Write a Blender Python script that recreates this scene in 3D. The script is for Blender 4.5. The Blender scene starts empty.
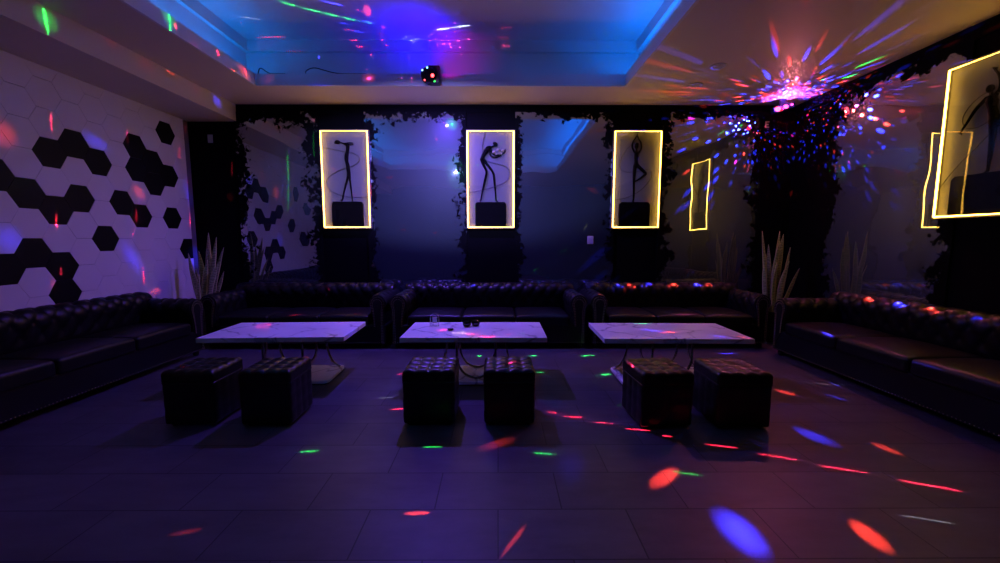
import bpy, bmesh, math, random
from mathutils import Vector, Matrix, noise as mnoise
random.seed(7)
PI = math.pi
scene = bpy.context.scene
COL = scene.collection

# ------------------------------------------------------------------ helpers
def link(o, parent=None):
    COL.objects.link(o)
    if parent is not None:
        o.parent = parent
    return o

def tag(o, label=None, cat=None, group=None, kind=None):
    if label: o['label'] = label
    if cat: o['category'] = cat
    if group: o['group'] = group
    if kind: o['kind'] = kind
    return o

def thing(name, label, cat, loc=(0, 0, 0), rz=0.0, group=None):
    o = bpy.data.objects.new(name, None)
    o.empty_display_size = 0.1
    link(o)
    o.location = loc
    o.rotation_euler = (0, 0, rz)
    return tag(o, label, cat, group)

class MB:
    """collects verts and faces, builds ONE mesh object"""
    def __init__(s):
        s.v = []; s.f = []; s.m = []
    def add(s, verts, faces, mi=0):
        b = len(s.v)
        s.v += [tuple(p) for p in verts]
        s.f += [tuple(i + b for i in f) for f in faces]
        s.m += [mi] * len(faces)
        return s
    def box(s, lo, hi, mi=0, mat=None):
        (x0, y0, z0), (x1, y1, z1) = lo, hi
        vs = [(x0,y0,z0),(x1,y0,z0),(x1,y1,z0),(x0,y1,z0),(x0,y0,z1),(x1,y0,z1),(x1,y1,z1),(x0,y1,z1)]
        if mat is not None: vs = [mat @ Vector(p) for p in vs]
        return s.add(vs, [(0,3,2,1),(4,5,6,7),(0,1,5,4),(1,2,6,5),(2,3,7,6),(3,0,4,7)], mi)
    def tube(s, pts, rad, n=10, mi=0, closed=False, smooth_steps=0):
        P = [Vector(p) for p in pts]
        R = list(rad) if hasattr(rad, '__len__') else [rad] * len(P)
        if smooth_steps:
            P, R = spline(P, R, smooth_steps, closed)
        N = len(P); vs = []; fs = []
        up = None
        for i in range(N):
            a = P[(i - 1) % N] if (closed or i > 0) else P[i]
            b = P[(i + 1) % N] if (closed or i < N - 1) else P[i]
            t = (b - a)
            t = t.normalized() if t.length > 1e-9 else Vector((0, 0, 1))
            if up is None:
                up = Vector((0, 0, 1)) if abs(t.z) < 0.9 else Vector((0, 1, 0))
            u = t.cross(up)
            u = u.normalized() if u.length > 1e-6 else t.orthogonal().normalized()
            w = u.cross(t).normalized()
            up = w
            for k in range(n):
                an = 2 * PI * k / n
                vs.append(P[i] + (u * math.cos(an) + w * math.sin(an)) * R[i])
        segs = N if closed else N - 1
        for i in range(segs):
            for k in range(n):
                j = (i + 1) % N; k2 = (k + 1) % n
                fs.append((i*n+k, i*n+k2, j*n+k2, j*n+k))
        if not closed:
            fs.append(tuple(range(n - 1, -1, -1)))
            fs.append(tuple(range((N-1)*n, N*n)))
        return s.add(vs, fs, mi)
    def ball(s, c, r, n=10, mi=0):
        rx, ry, rz = r if hasattr(r, '__len__') else (r, r, r)
        m = max(4, n // 2 + 1); vs = []; fs = []
        vs.append((c[0], c[1], c[2] + rz))
        for i in range(1, m):
            th = PI * i / m
            for k in range(n):
                ph = 2 * PI * k / n
                vs.append((c[0] + rx*math.sin(th)*math.cos(ph), c[1] + ry*math.sin(th)*math.sin(ph), c[2] + rz*math.cos(th)))
        vs.append((c[0], c[1], c[2] - rz))
        L = len(vs) - 1
        for k in range(n):
            fs.append((0, 1 + k, 1 + (k + 1) % n))
            for i in range(m - 2):
                a = 1 + i*n; b = a + n
                fs.append((a + k, b + k, b + (k+1) % n, a + (k+1) % n))
            a = 1 + (m - 2)*n
            fs.append((a + k, L, a + (k + 1) % n))
        return s.add(vs, fs, mi)
    def lathe(s, prof, n=28, mi=0, c=(0, 0, 0)):
        vs = []; fs = []
        for (r, z) in prof:
            for k in range(n):
                an = 2*PI*k/n
                vs.append((c[0] + r*math.cos(an), c[1] + r*math.sin(an), c[2] + z))
        for i in range(len(prof) - 1):
            for k in range(n):
                k2 = (k + 1) % n
                fs.append((i*n+k, i*n+k2, (i+1)*n+k2, (i+1)*n+k))
        fs.append(tuple(range(n - 1, -1, -1)))
        L = len(prof) - 1
        fs.append(tuple(range(L*n, L*n + n)))
        return s.add(vs, fs, mi)
    def prism(s, poly, z0, z1, mi=0, mat=None):
        n = len(poly)
        vs = [Vector((p[0], p[1], z0)) for p in poly] + [Vector((p[0], p[1], z1)) for p in poly]
        if mat is not None: vs = [mat @ v for v in vs]
        fs = [tuple(range(n - 1, -1, -1)), tuple(range(n, 2*n))]
        for i in range(n):
            j = (i + 1) % n
            fs.append((i, j, n + j, n + i))
        return s.add(vs, fs, mi)
    def build(s, name, mats, parent=None, smooth=False, bevel=0.0, angle=None):
        me = bpy.data.meshes.new(name)
        me.from_pydata(s.v, [], s.f)
        for m in (mats if isinstance(mats, (list, tuple)) else [mats]):
            me.materials.append(m)
        me.polygons.foreach_set('material_index', s.m)
        me.validate()
        bm = bmesh.new(); bm.from_mesh(me)
        bmesh.ops.recalc_face_normals(bm, faces=bm.faces[:])
        bm.to_mesh(me); bm.free()
        if smooth:
            me.polygons.foreach_set('use_smooth', [True] * len(me.polygons))
            if angle is not None:
                me.set_sharp_from_angle(angle=math.radians(angle))
        me.update()
        o = bpy.data.objects.new(name, me)
        link(o, parent)
        if bevel > 0:
            b = o.modifiers.new('bevel', 'BEVEL'); b.width = bevel; b.segments = 3
            b.limit_method = 'ANGLE'; b.angle_limit = math.radians(40)
        return o

def spline(P, R, steps, closed=False):
    out = []; ro = []
    n = len(P)
    rng = n if closed else n - 1
    for i in range(rng):
        if closed:
            p0, p1, p2, p3 = P[(i-1) % n], P[i], P[(i+1) % n], P[(i+2) % n]
            r1, r2 = R[i], R[(i+1) % n]
        else:
            p0, p1, p2, p3 = P[max(i-1, 0)], P[i], P[i+1], P[min(i+2, n-1)]
            r1, r2 = R[i], R[i+1]
        for k in range(steps):
            t = k / steps; t2 = t*t; t3 = t2*t
            out.append(0.5*((2*p1) + (p2 - p0)*t + (2*p0 - 5*p1 + 4*p2 - p3)*t2 + (3*p1 - p0 - 3*p2 + p3)*t3))
            ro.append(r1 + (r2 - r1)*t)
    if not closed:
        out.append(P[-1].copy()); ro.append(R[-1])
    return out, ro

def rbox(mb, c, half, r, n=10, fn=None, mi=0):
    """rounded box as six welded grids; fn(point, normal) -> displaced point"""
    hx, hy, hz = half
    key = {}; vs = []; fs = []
    def put(q):
        k = (round(q[0], 5), round(q[1], 5), round(q[2], 5))
        if k in key: return key[k]
        inn = Vector((max(-(hx-r), min(hx-r, q[0]*hx)), max(-(hy-r), min(hy-r, q[1]*hy)), max(-(hz-r), min(hz-r, q[2]*hz))))
        d = Vector((q[0]*hx, q[1]*hy, q[2]*hz)) - inn
        nn = d.normalized() if d.length > 1e-9 else Vector((0, 0, 1))
        p = inn + nn*r
        if fn: p = fn(p, nn)
        key[k] = len(vs); vs.append(p + Vector(c))
        return key[k]
    # parameter spacing with extra density at the rounded rim
    def params(h):
        e = max(1e-3, (h - r) / h)
        inner = [-e + 2*e*i/n for i in range(n + 1)]
        k = 3
        lo = [-1 + (1 - e)*i/k for i in range(k)]
        hi = [e + (1 - e)*(i + 1)/k for i in range(k)]
        return lo + inner + hi
    ps = [params(hx), params(hy), params(hz)]
    for ax in range(3):
        a, b = [(1, 2), (2, 0), (0, 1)][ax]
        for sgn in (-1, 1):
            A, B = ps[a], ps[b]
            for i in range(len(A) - 1):
                for j in range(len(B) - 1):
                    quad = []
                    for (u, v) in ((A[i], B[j]), (A[i+1], B[j]), (A[i+1], B[j+1]), (A[i], B[j+1])):
                        q = [0, 0, 0]; q[ax] = sgn; q[a] = u; q[b] = v
                        quad.append(put(q))
                    if sgn < 0: quad.reverse()
                    fs.append(tuple(quad))
    mb.add(vs, fs, mi)

# ------------------------------------------------------------------ materials
class NT:
    def __init__(s, tree):
        s.t = tree
    def n(s, kind, **kw):
        nd = s.t.nodes.new(kind)
        for k, v in kw.items():
            if k.startswith('i_'):
                nm = k[2:]
                key = int(nm) if nm.isdigit() else nm.replace('_', ' ')
                if isinstance(v, bpy.types.NodeSocket): s.t.links.new(v, nd.inputs[key])
                else: nd.inputs[key].default_value = v
            else:
                setattr(nd, k, v)
        return nd
    def math(s, op, a, b=0.0, c=None, clamp=False):
        nd = s.t.nodes.new('ShaderNodeMath'); nd.operation = op; nd.use_clamp = clamp
        for i, v in enumerate((a, b, c)):
            if v is None: continue
            if isinstance(v, bpy.types.NodeSocket): s.t.links.new(v, nd.inputs[i])
            else: nd.inputs[i].default_value = v
        return nd.outputs[0]
    def mix(s, fac, a, b):
        nd = s.t.nodes.new('ShaderNodeMix'); nd.data_type = 'RGBA'
        for idx, v in ((0, fac), (6, a), (7, b)):
            if isinstance(v, bpy.types.NodeSocket): s.t.links.new(v, nd.inputs[idx])
            elif idx == 0: nd.inputs[0].default_value = v
            else: nd.inputs[idx].default_value = (v[0], v[1], v[2], 1)
        return nd.outputs[2]
    def smooth(s, x, lo, hi, a=0.0, b=1.0):
        nd = s.t.nodes.new('ShaderNodeMapRange'); nd.interpolation_type = 'SMOOTHSTEP'
        for k, v in (('Value', x), ('From Min', lo), ('From Max', hi), ('To Min', a), ('To Max', b)):
            if isinstance(v, bpy.types.NodeSocket): s.t.links.new(v, nd.inputs[k])
            else: nd.inputs[k].default_value = v
        return nd.outputs['Result']
    def link(s, a, b): s.t.links.new(a, b)

def new_mat(name):
    m = bpy.data.materials.new(name); m.use_nodes = True
    return m, NT(m.node_tree), m.node_tree.nodes['Principled BSDF']

def pmat(name, col, rough=0.5, metal=0.0, spec=0.5, var=0.12, scale=8.0, bump=0.0, bscale=60.0, coat=0.0):
    """procedural principled material: noise driven colour variation and bump"""
    m, T, B = new_mat(name)
    co = T.n('ShaderNodeTexCoord').outputs['Object']
    nz = T.n('ShaderNodeTexNoise', i_Vector=co, i_Scale=scale, i_Detail=5.0).outputs[0]
    c0 = [c*(1 - var) for c in col]; c1 = [min(1, c*(1 + var)) for c in col]
    T.link(T.mix(nz, c0, c1), B.inputs['Base Color'])
    B.inputs['Roughness'].default_value = rough
    B.inputs['Metallic'].default_value = metal
    B.inputs['Specular IOR Level'].default_value = spec
    B.inputs['Coat Weight'].default_value = coat
    if bump > 0:
        n2 = T.n('ShaderNodeTexNoise', i_Vector=co, i_Scale=bscale, i_Detail=4.0).outputs[0]
        bp = T.n('ShaderNodeBump', i_Strength=bump, i_Distance=0.01, i_Height=n2)
        T.link(bp.outputs[0], B.inputs['Normal'])
    return m

def emat(name, col, strength):
    m = bpy.data.materials.new(name); m.use_nodes = True
    T = NT(m.node_tree)
    m.node_tree.nodes.remove(m.node_tree.nodes['Principled BSDF'])
    e = T.n('ShaderNodeEmission', i_Color=(*col, 1), i_Strength=strength)
    T.link(e.outputs[0], m.node_tree.nodes['Material Output'].inputs[0])
    return m

M = {}
M['plaster'] = pmat('cream_plaster', (0.66, 0.57, 0.43), 0.55, var=0.04, scale=2.0, bump=0.03, bscale=40)
M['tray'] = pmat('white_tray_paint', (0.68, 0.66, 0.66), 0.6, var=0.03, scale=2.0)
M['black_wall'] = pmat('black_wall_paint', (0.003, 0.003, 0.0035), 0.8, spec=0.05, var=0.3, scale=5, bump=0.05)
M['rear'] = pmat('rear_wall_cove_blue', (0.004, 0.045, 0.10), 0.7, var=0.2)  # blue cove glow put into the wall colour, for the mirrors to reflect
M['hex_white'] = pmat('white_hexagon_tile', (0.74, 0.70, 0.70), 0.5, var=0.05, scale=3.0, bump=0.04, bscale=25)
M['hex_black'] = pmat('black_hexagon_tile', (0.004, 0.004, 0.0045), 0.5, spec=0.15, var=0.2)
M['grout'] = pmat('dark_seam', (0.16, 0.15, 0.16), 0.8)
M['leather'] = pmat('black_leather', (0.007, 0.007, 0.0075), 0.36, spec=0.32, var=0.25, scale=20, bump=0.12, bscale=160)
M['vinyl'] = pmat('black_vinyl', (0.003, 0.003, 0.003), 0.32, spec=0.38, var=0.2, scale=20, bump=0.08, bscale=180)
M['brass'] = pmat('brass_nailhead', (0.62, 0.52, 0.38), 0.3, metal=1.0, var=0.1)
M['dark_foot'] = pmat('dark_turned_wood', (0.012, 0.009, 0.007), 0.4)
M['black_metal'] = pmat('black_metal', (0.012, 0.012, 0.013), 0.35, metal=0.0, spec=0.5)
M['lamp_black'] = pmat('matte_lamp_black', (0.006, 0.006, 0.007), 0.6, spec=0.15)
M['steel'] = pmat('polished_dark_steel', (0.35, 0.34, 0.33), 0.25, metal=1.0)
M['statue'] = pmat('blackened_metal', (0.003, 0.003, 0.003), 0.65, spec=0.04, var=0.3, scale=40, bump=0.2, bscale=90)
M['stone'] = pmat('pale_rough_stone', (0.30, 0.26, 0.18), 0.6, var=0.4, scale=30, bump=0.3, bscale=60)
M['backing'] = pmat('pale_backing_board', (0.12, 0.12, 0.125), 0.6, var=0.04)
M['box_rim'] = pmat('white_box_rim', (0.15, 0.14, 0.13), 0.5, var=0.05)
M['pot'] = pmat('black_glazed_pot', (0.01, 0.01, 0.011), 0.35, var=0.2)
M['soil'] = pmat('dark_soil', (0.02, 0.014, 0.01), 0.9, var=0.5, scale=60, bump=0.5)
M['white_plastic'] = pmat('white_plastic', (0.6, 0.6, 0.58), 0.4, var=0.04)
M['letter_white'] = pmat('white_letter', (0.90, 0.90, 0.90), 0.5, var=0.02)
M['card'] = pmat('white_card', (0.7, 0.7, 0.72), 0.6, var=0.05)
M['cable'] = pmat('black_cable', (0.006, 0.006, 0.008), 0.5)
M['led'] = emat('warm_led', (1.0, 0.52, 0.06), 19.0)
M['ledlens_red'] = emat('red_led_lens', (1.0, 0.05, 0.07), 9.0)
M['ledlens_pink'] = emat('pink_led_lens', (1.0, 0.05, 0.30), 8.0)
M['led_r'] = emat('small_red_led', (1.0, 0.05, 0.06), 9.0)
M['led_g'] = emat('small_green_led', (0.04, 1.0, 0.10), 3.0)
M['led_c'] = emat('small_cyan_led', (0.25, 0.8, 1.0), 5.0)

def marble():
    m, T, B = new_mat('white_marble')
    co = T.n('ShaderNodeTexCoord').outputs['Object']
    nz = T.n('ShaderNodeTexNoise', i_Vector=co, i_Scale=2.2, i_Detail=6.0, i_Distortion=0.6)
    v = T.n('ShaderNodeVectorMath', operation='MULTIPLY_ADD')
    T.link(nz.outputs[1], v.inputs[0]); v.inputs[1].default_value = (0.55, 0.55, 0.55)
    T.link(co, v.inputs[2])
    mp = T.n('ShaderNodeMapping', i_Vector=v.outputs[0], i_Rotation=(0, 0, 0.9), i_Scale=(1.5, 1.5, 1.5))
    vo = T.n('ShaderNodeTexVoronoi', feature='DISTANCE_TO_EDGE', i_Vector=mp.outputs[0], i_Scale=1.6)
    msk = T.n('ShaderNodeTexNoise', i_Vector=co, i_Scale=3.0, i_Detail=3.0).outputs[0]
    vein = T.smooth(vo.outputs['Distance'], 0.0, 0.055, 1.0, 0.0)
    vein = T.math('MULTIPLY', vein, T.smooth(msk, 0.34, 0.52))
    soft = T.n('ShaderNodeTexNoise', i_Vector=co, i_Scale=1.4, i_Detail=4.0).outputs[0]
    base = T.mix(T.smooth(soft, 0.35, 0.75), (0.82, 0.81, 0.80), (0.66, 0.65, 0.66))
    T.link(T.mix(T.math('MULTIPLY', vein, 0.75), base, (0.13, 0.12, 0.13)), B.inputs['Base Color'])
    B.inputs['Roughness'].default_value = 0.28
    B.inputs['Specular IOR Level'].default_value = 0.4
    return m
M['marble'] = marble()

def floor_mat():
    m, T, B = new_mat('slate_floor_tile')
    co = T.n('ShaderNodeTexCoord').outputs['Object']
    mp = T.n('ShaderNodeMapping', i_Vector=co, i_Location=(6.65, 3.32 + 0.021 + 0.33 * 0, 0))
    br = T.n('ShaderNodeTexBrick', offset=0.5, offset_frequency=2, squash=1.0, i_Vector=mp.outputs[0],
             i_Color1=(0.36, 0.36, 0.36, 1), i_Color2=(0.64, 0.64, 0.64, 1), i_Mortar=(0, 0, 0, 1),
             i_Scale=1.0, i_Mortar_Size=0.004, i_Mortar_Smooth=0.2, i_Bias=0.0, i_Brick_Width=0.665, i_Row_Height=0.331)
    mp2 = T.n('ShaderNodeMapping', i_Vector=co, i_Scale=(1.0, 3.0, 1.0))
    n1 = T.n('ShaderNodeTexNoise', i_Vector=mp2.outputs[0], i_Scale=2.2, i_Detail=8.0, i_Roughness=0.65).outputs[0]
    n2 = T.n('ShaderNodeTexNoise', i_Vector=co, i_Scale=18.0, i_Detail=4.0).outputs[0]
    k = T.math('ADD', T.math('MULTIPLY', n1, 0.6), T.math('MULTIPLY', n2, 0.15))
    k = T.math('ADD', k, T.math('MULTIPLY', br.outputs['Color'], 0.45))
    c = T.mix(T.smooth(k, 0.3, 0.95), (0.040, 0.037, 0.040), (0.108, 0.101, 0.106))
    c = T.mix(br.outputs['Fac'], c, (0.012, 0.012, 0.014))
    T.link(c, B.inputs['Base Color'])
    T.link(T.math('ADD', T.math('MULTIPLY', n2, 0.16), 0.36), B.inputs['Roughness'])
    B.inputs['Specular IOR Level'].default_value = 0.35
    h = T.math('SUBTRACT', T.math('MULTIPLY', n2, 0.10), br.outputs['Fac'])
    bp = T.n('ShaderNodeBump', i_Strength=0.35, i_Distance=0.003, i_Height=h)
    T.link(bp.outputs[0], B.inputs['Normal'])
    return m
M['floor'] = floor_mat()

def leaf_mat():
    m, T, B = new_mat('banded_leaf')
    co = T.n('ShaderNodeTexCoord').outputs['Object']
    w = T.n('ShaderNodeTexWave', wave_type='BANDS', bands_direction='Z', i_Vector=co, i_Scale=9.0, i_Distortion=7.0, i_Detail=3.0, i_Detail_Scale=2.0).outputs['Fac']
    n = T.n('ShaderNodeTexNoise', i_Vector=co, i_Scale=5.0, i_Detail=3.0).outputs[0]
    c = T.mix(T.smooth(w, 0.3, 0.75), (0.24, 0.27, 0.10), (0.42, 0.45, 0.20))
    c = T.mix(T.math('MULTIPLY', n, 0.4), c, (0.16, 0.19, 0.07))
    T.link(c, B.inputs['Base Color'])
    B.inputs['Roughness'].default_value = 0.4
    return m
M['leaf'] = leaf_mat()
M['leaf_edge'] = pmat('pale_leaf_margin', (0.58, 0.54, 0.22), 0.45, var=0.15)

def glass_mat():
    m = bpy.data.materials.new('clear_glass'); m.use_nodes = True
    T = NT(m.node_tree); m.node_tree.nodes.remove(m.node_tree.nodes['Principled BSDF'])
    co = T.n('ShaderNodeTexCoord').outputs['Object']
    nz = T.n('ShaderNodeTexNoise', i_Vector=co, i_Scale=2.5, i_Detail=1.0).outputs[0]
    bp = T.n('ShaderNodeBump', i_Strength=0.10, i_Distance=0.01, i_Height=nz)
    fc = T.n('ShaderNodeLayerWeight', i_Blend=0.5).outputs['Facing']
    fr = T.math('ADD', T.math('MULTIPLY', T.math('POWER', fc, 5.0), 0.9), 0.022)
    tr = T.n('ShaderNodeBsdfTransparent', i_Color=(0.97, 0.98, 0.97, 1))
    gl = T.n('ShaderNodeBsdfGlossy', i_Roughness=0.02, i_Color=(1, 1, 1, 1))
    T.link(bp.outputs[0], gl.inputs['Normal'])
    mx = T.n('ShaderNodeMixShader')
    T.link(fr, mx.inputs[0]); T.link(tr.outputs[0], mx.inputs[1]); T.link(gl.outputs[0], mx.inputs[2])
    T.link(mx.outputs[0], m.node_tree.nodes['Material Output'].inputs[0])
    return m
M['glass'] = glass_mat()

def smoke_glass():
    m = bpy.data.materials.new('smoked_glass'); m.use_nodes = True
    T = NT(m.node_tree); m.node_tree.nodes.remove(m.node_tree.nodes['Principled BSDF'])
    fc = T.n('ShaderNodeLayerWeight', i_Blend=0.5).outputs['Facing']
    fr = T.math('ADD', T.math('MULTIPLY', T.math('POWER', fc, 5.0), 0.9), 0.05)
    tr = T.n('ShaderNodeBsdfTransparent', i_Color=(0.16, 0.16, 0.18, 1))
    gl = T.n('ShaderNodeBsdfGlossy', i_Roughness=0.05)
    mx = T.n('ShaderNodeMixShader')
    T.link(fr, mx.inputs[0]); T.link(tr.outputs[0], mx.inputs[1]); T.link(gl.outputs[0], mx.inputs[2])
    T.link(mx.outputs[0], m.node_tree.nodes['Material Output'].inputs[0])
    return m
M['smoke_glass'] = smoke_glass()

def mirror_mat(name, w, h, seed, side_w=0.22, top_w=0.18, tint=(0.43, 0.49, 0.55), fog_w=0.03):
    """antiqued mirror: smoky silver with dark leaf shaped blots creeping in from the edges.
    local coordinates: x across (centre 0), z up (centre 0)."""
    m = bpy.data.materials.new(name); m.use_nodes = True
    T = NT(m.node_tree); m.node_tree.nodes.remove(m.node_tree.nodes['Principled BSDF'])
    co = T.n('ShaderNodeTexCoord').outputs['Object']
    sp = T.n('ShaderNodeSeparateXYZ', i_0=co)
    off = T.n('ShaderNodeMapping', i_Vector=co, i_Location=(seed*3.1, seed*1.7, seed*2.3))
    big = T.n('ShaderNodeTexNoise', i_Vector=off.outputs[0], i_Scale=3.2, i_Detail=2.0).outputs[0]
    fine = T.n('ShaderNodeTexNoise', i_Vector=off.outputs[0], i_Scale=13.0, i_Detail=6.0, i_Roughness=.6, i_Distortion=0.5).outputs[0]
    leaf = T.n('ShaderNodeTexVoronoi', i_Vector=off.outputs[0], i_Scale=15.0).outputs['Distance']
    ds = T.math('SUBTRACT', w/2, T.math('ABSOLUTE', sp.outputs['X']))
    dt = T.math('SUBTRACT', h/2, sp.outputs['Z'])
    # normalise so that 1 = reach of the blots
    d = T.math('MINIMUM', T.math('DIVIDE', ds, side_w), T.math('DIVIDE', dt, top_w))
    e = T.math('ADD', T.math('MULTIPLY', T.math('SUBTRACT', big, 0.5), 2.6), T.math('MULTIPLY', T.math('SUBTRACT', fine, 0.5), 2.6))
    e = T.math('ADD', e, T.math('MULTIPLY', T.math('SUBTRACT', 0.45, leaf), 0.35))
    blot = T.smooth(T.math('SUBTRACT', T.math('ADD', e, 0.55), d), -0.16, 0.16)
    wav = T.n('ShaderNodeTexNoise', i_Vector=off.outputs[0], i_Scale=1.9, i_Detail=1.0).outputs[0]
    bp = T.n('ShaderNodeBump', i_Strength=0.24, i_Distance=0.02, i_Height=wav)
    gl = T.n('ShaderNodeBsdfGlossy', i_Roughness=0.015, i_Color=(*tint, 1))
    T.link(bp.outputs[0], gl.inputs['Normal'])
    hz = T.n('ShaderNodeBsdfDiffuse', i_Color=(0.24, 0.36, 0.40, 1))
    mh = T.n('ShaderNodeMixShader', i_0=0.065); fog = T.n('ShaderNodeBsdfGlossy', i_Roughness=0.38, i_Color=(*tint, 1))
    mf = T.n('ShaderNodeMixShader', i_0=fog_w); T.link(gl.outputs[0], mf.inputs[1]); T.link(fog.outputs[0], mf.inputs[2])
    T.link(mf.outputs[0], mh.inputs[1]); T.link(hz.outputs[0], mh.inputs[2])
    bl = T.n('ShaderNodeBsdfDiffuse', i_Color=(0.006, 0.0065, 0.0065, 1))
    mx = T.n('ShaderNodeMixShader')
    T.link(blot, mx.inputs[0]); T.link(mh.outputs[0], mx.inputs[1]); T.link(bl.outputs[0], mx.inputs[2])
    T.link(mx.outputs[0], m.node_tree.nodes['Material Output'].inputs[0])
    return m

# ------------------------------------------------------------------ the setting
XL, XR, YB, YR, HC = -4.47, 4.33, 6.0, -2.6, 3.336
TX0, TX1, TY0, TY1 = -3.05, 1.61, 0.40, 5.28     # opening of the ceiling tray
UZ = 3.97

def struct(name, mb, mats, **kw):
    o = mb.build(name, mats, **kw); o['kind'] = 'structure'; return o

struct('floor', MB().box((XL - .1, YR - .1, -0.08), (XR + .1, YB + .1, 0)), M['floor'])
struct('wall_back', MB().box((XL - .1, YB, 0), (XR + .1, YB + .1, 4.2)), M['black_wall'])
struct('wall_right', MB().box((XR, YR, 0), (XR + .1, YB, 4.2)), M['black_wall'])
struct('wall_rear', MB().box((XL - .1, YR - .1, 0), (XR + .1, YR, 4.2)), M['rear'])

# ceiling: the lower slab round the tray opening
mb = MB()
lt, lz = 0.03, 3.478
mb.box((XL - .1, YR, HC), (TX0 - lt, YB, HC + .08))
mb.box((TX1 + lt, YR, HC), (XR + .1, YB, HC + .08))
mb.box((TX0 - lt, YR, HC), (TX1 + lt, TY0 - lt, HC + .08))
mb.box((TX0 - lt, TY1 + lt, HC), (TX1 + lt, YB, HC + .08))
struct('ceiling', mb, M['plaster'])
# lip of the tray, a low upstand that hides the cove light
mb = MB()
for lo, hi in (((TX0 - lt, TY0 - lt, HC), (TX0, TY1 + lt, lz)), ((TX1, TY0 - lt, HC), (TX1 + lt, TY1 + lt, lz)),
               ((TX0, TY0 - lt, HC), (TX1, TY0, lz)), ((TX0, TY1, HC), (TX1, TY1 + lt, lz))):
    mb.box(lo, hi)
struct('trim_1', mb, M['tray'])
# tray side walls, cornice and upper ceiling
g = 0.24
mb = MB()
ax0, ax1, ay0, ay1 = TX0 - g, TX1 + g, TY0 - g, TY1 + g
for lo, hi in (((ax0 - .05, ay0 - .05, HC + .08), (ax0, ay1 + .05, UZ)), ((ax1, ay0 - .05, HC + .08), (ax1 + .05, ay1 + .05, UZ)),
               ((ax0, ay0 - .05, HC + .08), (ax1, ay0, UZ)), ((ax0, ay1, HC + .08), (ax1, ay1 + .05, UZ))):
    mb.box(lo, hi)
struct('trim_2', mb, M['tray'])
c = 0.05; cz = 3.83
mb = MB()
for lo, hi in (((ax0, ay0, cz), (ax0 + c, ay1, UZ)), ((ax1 - c, ay0, cz), (ax1, ay1, UZ)),
               ((ax0 + c, ay0, cz), (ax1 - c, ay0 + c, UZ)), ((ax0 + c, ay1 - c, cz), (ax1 - c, ay1, UZ))):
    mb.box(lo, hi)
struct('trim_3', mb, M['tray'])
struct('ceiling_upper', MB().box((ax0 - .05, ay0 - .05, UZ), (ax1 + .05, ay1 + .05, UZ + .08)), M['tray'])
# beam along the left wall
struct('trim_4', MB().box((XL - .1, YR, 3.10), (-3.765, YB, HC)), M['plaster'])
# black strip under the ceiling on the right wall, black strip on the back wall
mb = MB()
mb.box((XR - .012, YR, 3.20), (XR, YB, HC))
mb.box((XL, YB - .012, 3.235), (XR - .012, YB, HC))
struct('trim_5', mb, M['black_wall'])

# hexagon wall: real bevelled hexagon tiles on a dark seam board
def hexwall():
    dy, dz, y0, z0, R = 0.2417, 0.283, 4.13, 0.85, 0.283 / math.sqrt(3)
    black = {(0,0),(0,1),(0,3),(0,5),(1,3),(1,5),(2,2),(2,5),(3,3),(4,3),(4,5),(4,6),(5,4),(5,5),(6,3),(6,5),(6,7),(7,1),
             (-1,3),(-1,1),(-2,4),(-2,1),(-4,3),(-5,5),(-6,2),(-7,4),(-9,3),(-9,4),(-11,6),(-12,2),(-15,4),(-17,3)}
    mb = MB()
    mb.box((XL - .1, YR, 0), (XL - .011, YB, 4.2), 2)
    for i in range(-27, 8):
        for k in range(-4, 10):
            yc = y0 + dy*i
            zc = z0 + dz*k + (dz/2 if i % 2 else 0)
            bk = (i, k) in black
            rnd = mnoise.noise(Vector((i*3.3, k*2.1, 5.0)))
            th = 0.0 + (0.0035*rnd if not bk else -0.002)
            r1 = R - (0.0012 + 0.0012*max(0, rnd)); r2 = r1 - 0.003
            def clampv(y, z): return (min(max(y, YR + .002), YB - .1), min(max(z, 0.002), 3.11))
            def ring(r): return [clampv(yc + r*math.cos(PI/3*q), zc + r*math.sin(PI/3*q)) for q in range(6)]
            a, b = ring(r1), ring(r2)
            if max(p[0] for p in a) - min(p[0] for p in a) < .02 or max(p[1] for p in a) - min(p[1] for p in a) < .02: continue
            vs = [(XL - .012, p[0], p[1]) for p in a] + [(XL + th - .003, p[0], p[1]) for p in a] + [(XL + th, p[0], p[1]) for p in b]
            fs = [tuple(range(12, 18))]
            for q in range(6):
                q2 = (q + 1) % 6
                fs += [(q, q2, 6 + q2, 6 + q), (6 + q, 6 + q2, 12 + q2, 12 + q)]
            mb.add(vs, fs, 1 if bk else 0)
    return struct('wall_left', mb, [M['hex_white'], M['hex_black'], M['grout']])
hexwall()

# ------------------------------------------------------------------ mirrors
def mirror(label, x0, x1, z0, z1, seed, wall='back', yaw=0.0, tilt=0.0, **kw):
    w, h = x1 - x0, z1 - z0
    o = MB().box((-w/2, -0.003, -h/2), (w/2, 0.003, h/2)).build('wall_mirror', mirror_mat('antiqued_mirror', w, h, seed, **kw))
    if wall == 'back':
        o.location = ((x0 + x1)/2, YB - 0.017, (z0 + z1)/2); o.rotation_euler = (tilt, 0, yaw)
    else:
        o.location = (XR - 0.017, (x0 + x1)/2, (z0 + z1)/2); o.rotation_euler = (tilt, 0, -PI/2 + yaw)
    return tag(o, label, 'mirror', 'antiqued mirror panels')
MT = 3.235
mirror('smoky mirror panel nearest the hexagon wall, reflecting its black hexagons', -3.80, -2.60, 0.35, MT, 1, side_w=.26, top_w=.24)
mirror('dark blue smoky mirror panel between the first and second lit statue boxes', -1.93, -0.46, 0.35, MT, 2, side_w=.19, top_w=.17)
mirror('dark blue smoky mirror panel between the second and third lit statue boxes', 0.25, 1.72, 0.35, MT, 3, side_w=.19, top_w=.17)
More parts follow.
